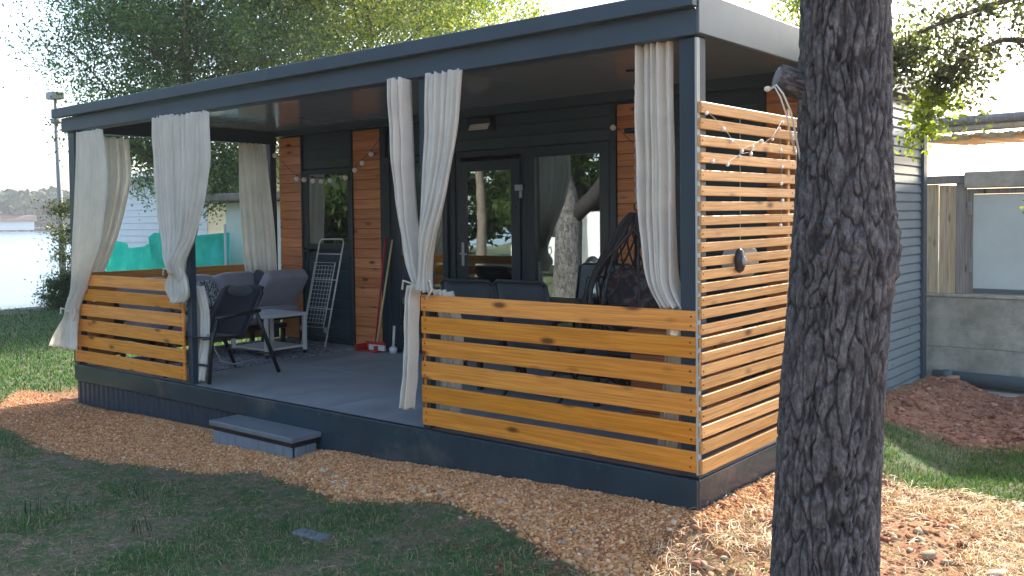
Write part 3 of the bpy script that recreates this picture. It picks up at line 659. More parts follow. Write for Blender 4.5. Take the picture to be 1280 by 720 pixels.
# coffee table
t=thing('coffee_table','small square white metal coffee table with lower shelf on castors','table',(-5.66,1.55,.012))
MB().box(-.30,.30,-.27,.27,.40,.43,c=.006).build('tabletop',WHITEM,t)
MB().box(-.27,.27,-.24,.24,.07,.09,c=.004).build('shelf',WHITEM,t)
for a in(-1,1):
    for c_ in(-1,1):
        MB().box(a*.275-.018,a*.275+.018,c_*.245-.018,c_*.245+.018,.04,.398,c=.003).build('leg',WHITEM,t)
        MB().lathe([(0,-.012),(.018,-.012),(.02,0),(.018,.012),(0,.012)],n=12,M=Matrix.Translation((a*.275,c_*.245,.02))@Matrix.Rotation(pi/2,4,'X')).build('castor',BLACK,t)
# recliner: back towards the camera
rc=thing('recliner_chair','black folding garden recliner standing on the deck edge by the left curtain knot','chair',(-4.90,.45,0),RAD(94))
yw=.285; npt=14
hinge=Vector((0,0,.38)); top=Vector((.27,0,.80)); front=Vector((-.43,0,.41))
def sheet(p0,p1,sag,w_=yw-.015):
    vs=[];fs=[]
    for i in range(npt+1):
        t_=i/npt; p=p0.lerp(p1,t_); nn_=Vector((-(p1-p0).z,0,(p1-p0).x)).normalized()
        for j in range(9):
            u_=j/8*2-1; q=p+nn_*(-sag*(1-u_*u_)*sin(pi*t_)); vs.append((q.x,u_*w_,q.z))
    for i in range(npt):
        for j in range(8): fs.append((i*9+j,i*9+j+1,(i+1)*9+j+1,(i+1)*9+j))
    return vs,fs
for p0,p1,nm in ((hinge,top,'backrest'),(front,hinge,'seat')):
    o=MB().add(*sheet(p0,p1,.02)).build(nm,NAVY,rc,True); o.modifiers.new('s','SOLIDIFY').thickness=.012
MB().tube([hinge+Vector((0,-yw,0)),top+Vector((-.04,-yw,-.05)),top+Vector((0,-yw+.06,0)),top+Vector((0,yw-.06,0)),top+Vector((-.04,yw,-.05)),hinge+Vector((0,yw,0))],.014,8).build('back_frame',BLACK,rc,True)
MB().blob(top+Vector((-.05,0,-.04)),(.035,.17,.05),12,8,.8).build('headrest',GREYD,rc,True)
for s_ in(-1,1):
    MB().tube([front+Vector((0,s_*yw,0)),hinge+Vector((0,s_*yw,0))],.013,8).build('seat_rail',BLACK,rc,True)
    MB().tube([(-.30,s_*(yw+.02),.57),(.18,s_*(yw+.02),.60)],.018,8).build('armrest',BLACK,rc,True)
    MB().tube([(.14,s_*(yw+.02),.585),(.22,s_*(yw+.02),.40),(.39,s_*(yw+.02),.018)],.019,8).build('leg',BLACK,rc,True)
    MB().tube([(-.27,s_*(yw+.02),.56),(-.35,s_*(yw+.02),.40),(-.39,s_*(yw+.02),.018)],.019,8).build('leg',BLACK,rc,True)
    MB().tube([(-.38,s_*(yw-.0),.44),(-.25,s_*(yw-.0),.20),(-.1,s_*yw,.15),(.25,s_*(yw-.0),.17)],.008,6).build('brace',GREYM,rc,True)
for x_,z_ in ((.27,.2),(-.37,.17)): MB().tube([(x_,-yw-.02,z_),(x_,yw+.02,z_)],.011,8).build('crossbar',BLACK,rc,True)
# sofa along the lake side railing
def cushion(mb,x0,x1,y0,y1,z0,z1,M=None,e=.38):
    cx,cy,cz=(x0+x1)/2,(y0+y1)/2,(z0+z1)/2; s0=len(mb.v); mb.blob((0,0,0),((x1-x0)/2,(y1-y0)/2,(z1-z0)/2),24,14,e)
    T_=Matrix.Translation((cx,cy,cz))@(M or Matrix()); mb.v[s0:]=[tuple(T_@Vector(p)) for p in mb.v[s0:]]; return mb
sf=thing('garden_sofa','low grey cushioned garden sofa along the lake side railing','sofa',(-6.35,1.25,.012))
MB().box(-.33,.30,-.85,.85,.20,.25,c=.006).build('frame',BLACK,sf)
for a in(-1,1):
    for c_ in(-1,1): MB().box(a*.28-.02,a*.28+.02,c_*.8-.02,c_*.8+.02,0,.199).build('leg',BLACK,sf)
for k in range(3): cushion(MB(),-.28,.30,-.84+k*.56,-.29+k*.56,.25,.40).build('seat_cushion',GREYC,sf,True)
for k in range(3): cushion(MB(),-.09,.09,-.27,.27,-.21,.21).build('back_cushion',GREYC,sf,True)
for k,o in enumerate([c_ for c_ in sf.children if c_.name.startswith('back_cushion')]): o.location=(-.24,-.56+k*.56,.60); o.rotation_euler=(0,-.22,0)
MB().box(-.355,-.335,-.85,.85,.2,.62,c=.005).build('back_frame',BLACK,sf)
m,nt,b=newmat('patterned pillow cloth'); v=coords(nt,(1,1,1),False); nn=noise(nt,v,17,2,.5,2.5); c=ramp(nt,nn,[(.45,(.035,.045,.06)),(.5,(.45,.47,.47))]); nt.links.new(c,b.inputs['Base Color']); b.inputs['Roughness'].default_value=.9
pl=cushion(MB(),-.07,.07,-.22,.22,-.19,.19).build('throw_pillow',m,None,True); pl.location=(-6.27,1.15,.58); pl.rotation_euler=(.1,-.35,.1); tag(pl,'black and white patterned throw pillow leaning on the grey sofa','pillow')
# lounge armchair by the wall
ac=thing('lounge_armchair','grey padded lounge chair with tilted back against the left cedar panel','chair',(-6.25,1.97,.0125))
for x0,y0 in ((-.3,-.25),(.25,-.25),(-.3,.27),(.25,.27)): MB().tube([(x0,y0,0),(x0,y0,.33)],.014,8).build('leg',BLACK,ac,True)
MB().box(-.32,.28,-.28,.30,.30,.335,c=.005).build('frame',BLACK,ac)
cushion(MB(),-.30,.28,-.27,.29,.33,.44).build('seat_cushion',GREYC,ac,True)
o=cushion(MB(),-.065,.065,-.26,.26,-.30,.30,e=.22).build('back_cushion',GREYC,ac,True); o.location=(.16,.05,.60); o.rotation_euler=(0,RAD(44),RAD(-8))
o=cushion(MB(),-.1,.1,-.05,.05,-.08,.08).build('head_cushion',GREYD,ac,True); o.location=(-.24,.1,.72); o.rotation_euler=(RAD(-14),RAD(30),0)
# drying rack
dr=thing('drying_rack','white wire clothes drying rack leaning folded against the left door','drying rack',(-5.72,2.2,.012))
def P3(u,v,off=0): # u across 0..1, v along height 0..1
    return Vector((-.22+.40*u+.05*v, .26*v+off, 1.17*v))
fr=MB(); fr.tube([P3(0,0),P3(0,.97),P3(.06,1),P3(.94,1),P3(1,.97),P3(1,0)],.009,8); fr.build('outer_frame',WHITEM,dr,True)
fr=MB(); fr.tube([P3(.1,.18,-.04),P3(.08,.78,-.04),P3(.92,.78,-.04),P3(.9,.18,-.04)],.007,8,closed=True); fr.build('inner_frame',WHITEM,dr,True)
rd=MB().tube([(-.165,0,0),(.165,0,0)],.0028,5).mesh('wire',True)
for k in range(15):
    v_=.22+k*.038; o=link('wire',rd,WHITEM,dr); o.location=(P3(.1,v_,-.04)+P3(.9,v_,-.04))/2
rd=MB().tube([P3(0,.22,-.04)-P3(0,.22,-.04),P3(0,.75)-P3(0,.22)],.0025,5).mesh('wire',True)
for k in range(6): o=link('wire',rd,WHITEM,dr); o.location=P3(.17+k*.13,.22,-.045)
for v_ in (.35,.62,.86): MB().tube([P3(0,v_),P3(1,v_)],.006,6).build('crossbar',WHITEM,dr,True)
for u_ in (0,1): MB().lathe([(0,-.01),(.03,-.01),(.033,0),(.03,.01),(0,.01)],n=14,M=Matrix.Translation(P3(u_,.16,-.03))@Matrix.Rotation(pi/2,4,'X')).build('wheel',ZINC,dr)
# red dustpan & broom
bp_=thing('red_dustpan','red long handled dustpan leaning on the second cedar panel','dustpan',(-4.99,2.36,.002))
MB().tube([(.07,.0,.06),(.12,.13,1.2)],.011,8).build('handle',RED,bp_,True)
MB().box(-.15,.15,-.09,.08,0,.012,c=.003).box(-.15,-.135,-.09,.08,.013,.07,c=.003).box(.135,.15,-.09,.08,.013,.07,c=.003).box(-.134,.134,.06,.08,.013,.09,c=.003).build('pan',RED,bp_)
br=thing('broom','broom with pale yellow handle standing in the red dustpan','broom',(-4.87,2.34,.05))
MB().tube([(0,0,.06),(.09,.16,1.13)],.010,8).build('handle',YEL,br,True)
MB().box(-.12,.12,-.02,.02,.03,.06,c=.005).build('head',RED,br); MB().box(-.115,.115,-.016,.016,-.03,.029,c=.004).build('bristles',WHITEM,br)
wb=thing('white_brush','short white brush standing against the dark trim beside the dustpan','brush',(-4.68,2.39,.002))
MB().tube([(0,0,.05),(-.01,.03,.28)],.014,8).build('handle',WHITEM,wb,True); MB().lathe([(0,0),(.04,0),(.045,.05),(.02,.07),(0,.07)],n=14).build('head',WHITEM,wb,True)

# dining chairs behind the slats
def chair(label, loc, rz, mat, tall=.93):
    c_=thing('garden_chair',label,'chair',loc,rz,'textile garden chairs round the terrace dining table'); hw=.23
    # back at -y, seat towards +y
    lo=Vector((0,.02,.40)); hi=Vector((0,-.12,tall))
    vs=[];fs=[]
    for i in range(9):
        t_=i/8; p=lo.lerp(hi,t_)
        for j in range(7):
            u_=j/6*2-1; vs.append((u_*(hw-.012*0)*(1-.03*t_),p.y-.018*(1-u_*u_)*-1,p.z))
    for i in range(8):
        for j in range(6): fs.append((i*7+j,i*7+j+1,(i+1)*7+j+1,(i+1)*7+j))
    o=MB().add(vs,fs).build('backrest',mat,c_,True); o.modifiers.new('s','SOLIDIFY').thickness=.008
    MB().tube([(-hw-.01,-.12*1.0,tall-.02),(-hw+.02,-.125,tall+.008),(hw-.02,-.125,tall+.008),(hw+.01,-.12,tall-.02)],.013,8).build('top_bar',BLACK,c_,True)
    o=MB().box(-hw,hw,.02,.46,.405,.417,c=.004).build('seat',mat,c_)
    for s_ in(-1,1):
        MB().tube([(s_*(hw+.012),-.12,tall-.01),(s_*(hw+.012),.03,.40),(s_*(hw+.012),.47,.40)],.013,8).build('side_rail',BLACK,c_,True)
        MB().tube([(s_*(hw+.03),-.06,.66),(s_*(hw+.03),.36,.655)],.017,8).build('armrest',BLACK,c_,True)
        MB().tube([(s_*(hw+.03),.36,.65),(s_*(hw+.03),.40,.4),(s_*(hw+.03),-.08,.012)],.012,8).build('leg',BLACK,c_,True)
        MB().tube([(s_*(hw+.025),-.02,.65),(s_*(hw+.025),-.01,.4),(s_*(hw+.025),.44,.012)],.012,8).build('leg',BLACK,c_,True)
    MB().tube([(-hw-.03,.30,.10),(hw+.03,.30,.10)],.008,6).build('stretcher',BLACK,c_,True)
    return c_
chair('dark grey textile garden chair nearest the middle post, back to the railing',(-2.37,1.0,.002),.06,GREYD,.92)
chair('dark grey textile garden chair in the middle of the front railing, back to the railing',(-1.83,.98,.002),-.05,GREYD,.93)
chair('light grey textile garden chair on the far side of the table before the window',(-2.02,2.2,.002),pi+.1,GREYM2,.98)
dt=thing('dining_table','dark topped garden dining table behind the front railing chairs','table',(-2.05,1.62,.002))
MB().box(-.62,.62,-.34,.34,.70,.725,c=.006).build('tabletop',BLACK,dt)
for a in(-1,1):
    for c_ in(-1,1): MB().box(a*.56-.02,a*.56+.02,c_*.29-.02,c_*.29+.02,0,.699,c=.003).build('leg',BLACK,dt)
ln=thing('wire_lantern','small black wire lantern with glass on the dining table','lantern',(-1.62,1.52,.727))
MB().box(-.075,.075,-.075,.075,0,.012,c=.003).box(-.045,.045,-.045,.045,.21,.222,c=.003).build('plates',BLACK,ln)
for a in(-1,1):
    for c_ in(-1,1): MB().tube([(a*.07,c_*.07,.01),(a*.042,c_*.042,.212)],.0045,6).build('bar',BLACK,ln,True)
MB().lathe([(.0,.013),(.05,.013),(.048,.1),(.035,.18)],n=16).build('glass_cup',GLASS,ln,True)
MB().tube([(.03*cos(a),0,.225+.05*sin(a)) for a in np.linspace(0,pi,10)],.0035,5).build('ring_handle',BLACK,ln,True)

# hanging egg chair
RAT=painted('dark rattan',(.030,.026,.028),.5,.2)
eg=thing('hanging_chair','black woven rattan egg chair hanging on a chain behind the near curtain','hanging chair',(-1.30,1.6,.02),.35)
def er(t):  # t 0 bottom..1 top -> radius
    return .48*math.sin(pi*min(1,max(0,t))**.80)**.62*(1-.34*t) if 0<t<1 else 0
def ep(t,a): 
    r_=er(t); return Vector((r_*cos(a),r_*sin(a)*.85,.10+1.33*t))
def open_(t,a):   # opening towards the rail side, local -y
    aa=(a+pi/2+pi)%(2*pi)-pi; return abs(aa)<1.0*math.sin(pi*min(1,max(0,(t-.30)/.60))) if .30<t<.9 else False
wv=MB()
for d_ in(-1,1):
    for k in range(24):
        seg=[]
        for i in range(41):
            t_=.03+.95*i/40; a=2*pi*k/24+d_*1.9*t_
            if open_(t_,a):
                if len(seg)>2: wv.tube(seg,.0075,4)
                seg=[]
            else: seg.append(ep(t_,a))
        if len(seg)>2: wv.tube(seg,.0075,4)
o=wv.build('weave',RAT,eg); tag(o,kind='stuff')
for t_ in (.06,.14,.22,.30): MB().tube([ep(t_,a) for a in np.linspace(0,2*pi,36,endpoint=False)],.010,6,closed=True).build('hoop',RAT,eg,True)
rim=[]
for i in range(31):
    t_=.30+.60*i/30; rim.append((t_,1.0*math.sin(pi*i/30)))
loop=[ep(t_,-pi/2+w_) for t_,w_ in rim]+[ep(t_,-pi/2-w_) for t_,w_ in rim[::-1][1:-1]]
MB().tube(loop,.016,7,closed=True).build('rim',RAT,eg,True)
for k in range(8):
    a=2*pi*k/8+.2; seg=[ep(.03+.95*i/30,a) for i in range(31) if not open_(.03+.95*i/30,a)]
    if len(seg)>2: MB().tube([p for p in seg],.010,6).build('rib',RAT,eg,True)
cushion(MB(),-.36,.36,-.30,.30,.30,.46).build('seat_cushion',GREYD,eg,True)
m,nt,b=newmat('patterned red grey cloth'); v=coords(nt,(1,1,1),False); nn=noise(nt,v,9,2,.5,1.5); c=ramp(nt,nn,[(.4,(.03,.035,.05)),(.52,(.12,.05,.035)),(.60,(.15,.145,.13)),(.68,(.04,.05,.06))]); nt.links.new(c,b.inputs['Base Color']); b.inputs['Roughness'].default_value=.9
o=cushion(MB(),-.27,.27,-.08,.08,-.24,.24).build('back_cushion',m,eg,True); o.location=(0,.20,.74); o.rotation_euler=(-.15,0,0)
MB().tube([(.02*cos(a),0,1.45+.03*sin(a)) for a in np.linspace(0,2*pi,14,endpoint=False)],.006,6,closed=True).build('top_ring',BLACK,eg,True)
lk=MB().tube([(.013*cos(a),0,.026*sin(a)) for a in np.linspace(0,2*pi,12,endpoint=False)],.0042,5,closed=True).mesh('chain_link',True)
zz=1.49; k=0
while zz<2.40:
    o=link('chain_link',lk,ZINC,eg); o.location=(0,0,zz); o.rotation_euler=(0,0,(k%2)*pi/2); zz+=.042; k+=1
MB().tube([(0,0,2.40),(0,0,2.462)],.012,8).box(-.07,.07,-.03,.03,2.445,2.46,c=.003).build('ceiling_hook',BLACK,eg)
sp_=thing('chain_swivel','dark horizontal spring bar clipped on the hanging chair chain','bracket',(-1.30,1.55,2.03),.3)
MB().tube([(-.06,0,0),(.06,0,0)],.022,10).build('spring',BLACK,sp_,True); MB().tube([(.058,0,0),(.075,0,0)],.014,8).build('end_cap',ZINC,sp_,True)
# wooden crate cupboard seen through the side screen
cr=thing('wooden_crate','rust brown wooden crate cupboard behind the slats of the side screen','crate',(-.62,1.05,.002),.05)
for k in range(5):
    MB().box(.24,.26,-.30,.30,.02+k*.125,.02+k*.125+.118,c=.003).build('plank',CRATEW,cr)
    MB().box(-.24,.239,-.30,-.28,.02+k*.125,.02+k*.125+.118,c=.003).build('plank',CRATEW,cr)
MB().box(-.25,.265,-.31,.31,.648,.67,c=.003).build('lid',CRATEW,cr); MB().box(-.22,.22,-.27,.29,.01,.64).build('carcass',CRATEW,cr)

# ------------------------------------------------------------------ string lights
def garland(label, pts, bulbs, r_, group, mat=FROST, cr=.003, cm=None):
    g_=thing('string_lights',label,'string lights',pts[0],0,group); o0=Vector(pts[0])
    MB().tube([Vector(p)-o0 for p in pts],cr,5).build('cable',cm or BLACK,g_,True)
    me=MB().blob((0,0,-r_*1.25),(r_,r_,r_),14,9).mesh('bulb',True); cap=MB().lathe([(0,.0),(r_*.4,-.002),(r_*.45,-r_*.4),(r_*.3,-r_*.5)],n=8).mesh('cap',True)
    for p in bulbs:
        o=link('bulb',me,mat,g_); o.location=Vector(p)-o0; c_=link('cap',cap,BLACK,o)
    return g_
px=[(-6.73,2.19),(-6.50,2.0),(-6.33,1.90),(-6.20,1.885),(-6.05,1.865),(-5.90,1.855),(-5.75,1.86),(-5.62,1.87),(-5.50,1.88),(-5.34,1.96),(-5.22,2.03),(-5.08,2.12),(-4.94,2.24)]
pts=[(x_,W-.05,z_+.015) for x_,z_ in px]
garland('garland of round frosted bulbs draped over the left door and cedar panels',pts,[pts[i] for i in (0,2,3,4,5,6,8,9,10,11)],.031,None)
px=[(-2.06,2.2),(-1.9,2.05),(-1.75,1.95),(-1.6,1.9)]
pts=[(x_,W-.05,z_) for x_,z_ in px]
garland('short garland of round frosted bulbs on the cedar panel behind the near curtain',pts,[pts[i] for i in (0,2,3)],.028,None)
# on the side screen: four drooping wires (y, z pairs)
scr=[ [(.05,1.95),(.25,1.88),(.35,1.82),(.48,1.77),(.62,1.80),(.75,1.84)], [(.12,1.70),(.30,1.69),(.45,1.74),(.6,1.76),(.9,1.86),(1.05,1.97)], [(1.0,1.93),(1.02,1.80),(1.04,1.70),(1.03,1.60),(1.05,1.50),(1.02,1.35)],
      [(1.2,1.90),(1.25,1.80),(1.28,1.68),(1.30,1.58),(1.32,1.45),(1.30,1.36),(1.28,1.27),(1.31,1.18)], [(.2,1.62),(.4,1.55),(.65,1.52),(.85,1.50),(1.0,1.42)], [(.15,1.30),(.5,1.22),(.75,1.14),(.95,1.06),(1.2,1.18)] ]
labs=['string of tiny bulbs drooping across the top left of the side screen','string of tiny bulbs rising across the second slats of the side screen','short vertical string of tiny bulbs in the middle of the side screen','long vertical string of tiny bulbs on the side screen beside the trunk','string of tiny bulbs across the fifth slat of the side screen','lowest string of tiny bulbs on the side screen above the small round lamp']
for l_,pp in list(zip(labs,scr))[:4]:
    pts=[(.034,y_,z_) for y_,z_ in pp]; garland(l_,pts,pts,.0105,'small string lights on the slatted side screen',cr=.0011,cm=CORD)
# lamp on side screen
sl_=thing('round_wall_lamp','small dark round lamp hung on the side screen slats','lamp',(.035,.42,1.15))
MB().lathe([(0,0),(.05,0),(.055,.012),(.045,.03),(0,.035)],n=18,M=Matrix.Rotation(pi/2,4,'Y')@Matrix.Diagonal((1.3,.8,1,1))).build('housing',BLACK,sl_,True)
MB().lathe([(0,.036),(.03,.036),(.02,.045),(0,.047)],n=14,M=Matrix.Rotation(pi/2,4,'Y')).build('lens',GREYM,sl_,True)
fl=thing('fabric_shade','pale oval cloth lampshade behind the side screen slats','lampshade',(-.10,.75,1.08))
MB().blob((0,0,.05),(.09,.13,.10),18,10,.75).build('shade',PINES if 0 else LAMPW,fl,True); MB().tube([(0,0,.13),(0,0,.9)],.003,5).build('cord',CORD,fl)

# ------------------------------------------------------------------ pine trunk in the foreground
def worley(u,v,nu,seed):
    """periodic in u with nu cells; returns F1,F2"""
    iu=np.floor(u).astype(int); iv=np.floor(v).astype(int); f1=np.full(u.shape,9.); f2=np.full(u.shape,9.)
    for a in(-1,0,1):
        for b_ in(-1,0,1):
            cu=(iu+a)%nu; cv=iv+b_; h=((cu*73856093)^(cv*19349663)^(seed*83492791))&0x7fffffff
            h=(h*1103515245+12345)&0x7fffffff; r1=((h>>8)&0xffff)/65535.; h=(h*1103515245+12345)&0x7fffffff; r2=((h>>8)&0xffff)/65535.
            d_=np.hypot(iu+a+r1-u, iv+b_+r2-v); m_=d_<f1; f2=np.where(m_,f1,np.minimum(f2,d_)); f1=np.where(m_,d_,f1)
    return f1,f2
def bark_disp(th,z,R,seed=3,cell=.055):
    nu=int(round(2*pi*R/cell)); u=th/(2*pi)*nu
    P=np.stack([np.cos(th)*3,np.sin(th)*3,z*4],-1); wz=(vnoise(P,seed)-.5); wu=(vnoise(P*2.1,seed+1)-.5)
    P2=np.stack([np.cos(th)*12,np.sin(th)*12,z*16],-1); w2=vnoise(P2,seed+2)-.5; w3=vnoise(P2*2.3,seed+5)-.5
    f1,f2=worley(u+wu*1.5+w2*.55+w3*.18, z/(cell*4.4)+wz*1.7+w2*.35, nu, seed); e=f2-f1
    g1,g2=worley(u*2+wu*2+w2*1.4, z/(cell*1.3)+w2*.8, nu*2, seed+9); e2=g2-g1
    pl=ss(.0,.26,e)*(1-.3*f1); fine=vnoise(np.stack([np.cos(th)*30,np.sin(th)*30,z*60],-1),seed+4)
    fl=vnoise(np.stack([np.cos(th)*60,np.sin(th)*60,z*170],-1),seed+6)
    U=np.stack([np.cos(th)*R/.018,np.sin(th)*R/.018,z/.12],-1); rn=vnoise(U+np.stack([w2,w3,w2*0],-1)*1.1,seed+12); ridge=1-np.abs(2*rn-1)
    U2=np.stack([np.cos(th)*R/.008,np.sin(th)*R/.008,z/.03],-1); r2=vnoise(U2,seed+14)
    fur=ss(.0,.38,ridge)
    U3=np.stack([np.cos(th)*R/.004,np.sin(th)*R/.004,z/.009],-1); r3=vnoise(U3,seed+15)
    return .011*pl+.014*fur+.002*ss(0,.16,e2)+.006*r2+.003*fine+.003*r3, (.3+.7*pl)*(.25+.75*fur)*(.5+.5*r2)*(.7+.45*r3)
BARK=None
def bark_mat():
    m,nt,b=newmat('pine bark'); v=coords(nt,(1,1,.45),False); f=noise(nt,v,55,9,.75); g_=noise(nt,v,4,4,.6)
    a=N(nt,'Attribute'); a.attribute_name='tint'; sp=N(nt,'SeparateColor'); nt.links.new(a.outputs['Color'],sp.inputs[0])
    plate=ramp(nt,f,[(.33,(.055,.050,.050)),(.5,(.145,.136,.136)),(.66,(.29,.276,.270))])
    plate=mixc(nt,ramp(nt,g_,[(.5,(0,0,0)),(.75,(.6,.6,.6))]),plate,(.085,.076,.076))
    inner=ramp(nt,f,[(.3,(.024,.022,.024)),(.7,(.042,.037,.038))])  # fissures darkened in colour, adding to the shade from the relief
    c=mixc(nt,sp.outputs[0],inner,plate); nt.links.new(c,b.inputs['Base Color']); b.inputs['Roughness'].default_value=.9; b.inputs['Specular IOR Level'].default_value=.25; bump(nt,b,noise(nt,coords(nt,(1,1,.4),False),120,8,.75),1.0,.012); return m
BARK=bark_mat()
def trunk_mesh(name, path, nth, zs, cell=.055, knots=(), seed=3):
    """path: list of (z,x,y,r)"""
    zs=np.asarray(zs); pz=[p[0] for p in path]; cx=np.interp(zs,pz,[p[1] for p in path]); cy=np.interp(zs,pz,[p[2] for p in path]); r=np.interp(zs,pz,[p[3] for p in path])
    k=np.ones(9)/9
    for q in (cx,cy,r): q[4:-4]=np.convolve(q,k,'valid') if len(q)>20 else q[4:-4]
    th=np.linspace(0,2*pi,nth,endpoint=False); TH,Z=np.meshgrid(th,zs); R=r[:,None]*np.ones_like(TH)
    d_,pl=bark_disp(TH,Z,float(np.mean([p[3] for p in path])),seed,cell)
    R=R*(1+.05*(vnoise(np.stack([np.cos(TH)*1.3,np.sin(TH)*1.3,Z*1.5],-1),seed+8)-.5)*2)
    for (kt,kz,kr,kh) in knots:
        da=((TH-kt+pi)%(2*pi)-pi)*R; q=np.hypot(da,(Z-kz)*.85); R=R+kh*np.exp(-(q/kr)**2)+.008*np.sin(q/kr*11)*np.exp(-(q/kr/1.1)**2)-.02*np.exp(-(q/(kr*.22))**2)
    R=R+d_-.024
    V=np.stack([cx[:,None]+R*np.cos(TH),cy[:,None]+R*np.sin(TH),Z],-1).reshape(-1,3)
    n=nth; m_=len(zs); i=np.arange(m_-1)[:,None]*n; j=np.arange(n)[None,:]; j2=(j+1)%n
    F=np.stack([i+j,i+j2,i+n+j2,i+n+j],-1).reshape(-1,4)
    plc=ss(.0,.75,pl); col=np.stack([plc.ravel()]*3+[np.ones(plc.size)],-1)
    return np_mesh(name,V,F,True,col)
TX,TY=1.13,-1.22
pt=thing('pine_tree','thick dark barked pine trunk standing in front of the terrace corner','tree',(0,0,0))
zs=np.concatenate([np.arange(-.5,2.5,.0042),np.arange(2.5,7,.03)])
_tp=lambda z,o,r:(z,1.15+.761*o,-1.17+.649*o,r)
path=[_tp(-.5,-.09,.215),_tp(-.3,-.08,.196),_tp(0,-.062,.176),_tp(.3,-.052,.168),_tp(.75,-.034,.162),_tp(1.1,-.008,.161),_tp(1.28,.006,.162),_tp(1.42,.010,.156),_tp(1.65,.010,.145),_tp(2.2,.014,.136),(4,1.1,-1.05,.14),(7,.9,-.9,.10)]
campos=Vector((2.31,-4.52)); tc=atan=math.atan2(-4.52+1.17,2.31-1.15)
link('trunk',trunk_mesh('trunk',path,340,zs,.034,[(tc-.42,1.33,.06,.012),(tc+.20,1.27,.055,.014),(tc+1.45,1.27,.09,.02)]),BARK,pt)
p_=[(1.10,-1.20,1.84),(1.03,-1.27,1.865),(.995,-1.295,1.878),(.972,-1.31,1.885)]
link('branch_stub',trunk_mesh('branch_stub',[(0,0,0,.052),(.17,0,0,.040)],60,np.linspace(0,.17,40),.03),BARK,pt)
sb=[o for o in pt.children if o.name.startswith('branch_stub')][0]; sb.location=(1.10,-1.20,1.835); sb.rotation_euler=Vector((-.128,-.11,.05)).to_track_quat('Z','Y').to_euler()
CUTW=painted('cut wood end',(.16,.15,.14),.85,.3,bstr=.6,scale=20)
MB().blob((0,0,.166),(.043,.043,.012),16,6).build('cut_end',CUTW,sb,True)
cd=thing('cord_loop','white cord looped over the sawn branch stub and running down behind the trunk','cord',(.965,-1.345,1.84))
MB().tube([(0,0,.0),(.03,-.01,.012),(.05,.0,-.02),(.065,.03,-.08),(.075,.07,-.2),(.08,.12,-.35)],.0035,6).build('strand',CORD,cd,True)
MB().tube([(.005,-.005,.0),(.025,-.01,.004),(.04,.0,-.03),(.052,.03,-.10),(.062,.07,-.22)],.003,6).build('strand',CORD,cd,True)
MB().blob((-.004,-.004,.002),(.013,.010,.010),10,6).build('knot',CORD,cd,True)

# ------------------------------------------------------------------ trees

LEAF=tinted('leaf',rough=.5,transl=.58,spec=.4)
FARB=painted('branch bark',(.13,.105,.085),.9,.25,bstr=.6,scale=8)
def leafmesh(name,P,size,cols,wts=None,aspect=.45,seed=0,droop=0,tilt=1.0):
    r_=np.random.default_rng(seed+5); n=len(P); s_=size*r_.uniform(.6,1.25,n)
    d_=r_.normal(0,1,(n,3)); d_[:,2]-=droop; d_/=np.linalg.norm(d_,axis=1)[:,None]
    e=r_.normal(0,1,(n,3)); e-=d_*np.sum(e*d_,1)[:,None]; e/=np.linalg.norm(e,axis=1)[:,None]+1e-9
    nn_=np.cross(d_,e)
    L=d_*s_[:,None]/2; Wd=e*(s_*aspect/2)[:,None]
    V=np.stack([P-L, P+Wd-L*.1+nn_*(s_*.06)[:,None], P+L, P-Wd-L*.1+nn_*(s_*.06)[:,None]],1)
    i=np.arange(n)[:,None]*4; F=np.concatenate([i+np.array([[0,1,2]]),i+np.array([[0,2,3]])])
    cols=np.array(cols,float); k=r_.choice(len(cols),n,p=wts); c=np.clip(cols[k]*(1+r_.normal(0,.2,(n,1))),.004,1)
    return np_mesh(name,V.reshape(-1,3),F,False,np.repeat(np.c_[c,np.ones(n)],4,0))
def bent(p0,p1,k,wob,r_):
    p0=np.array(p0,float);p1=np.array(p1,float); L=np.linalg.norm(p1-p0); pts=[]
    off=r_.normal(0,wob*L,3); off2=r_.normal(0,wob*L*.5,3)
    for i in range(k+1):
        t=i/k; pts.append(p0+(p1-p0)*t+off*math.sin(pi*t)+off2*math.sin(2*pi*t))
    return pts
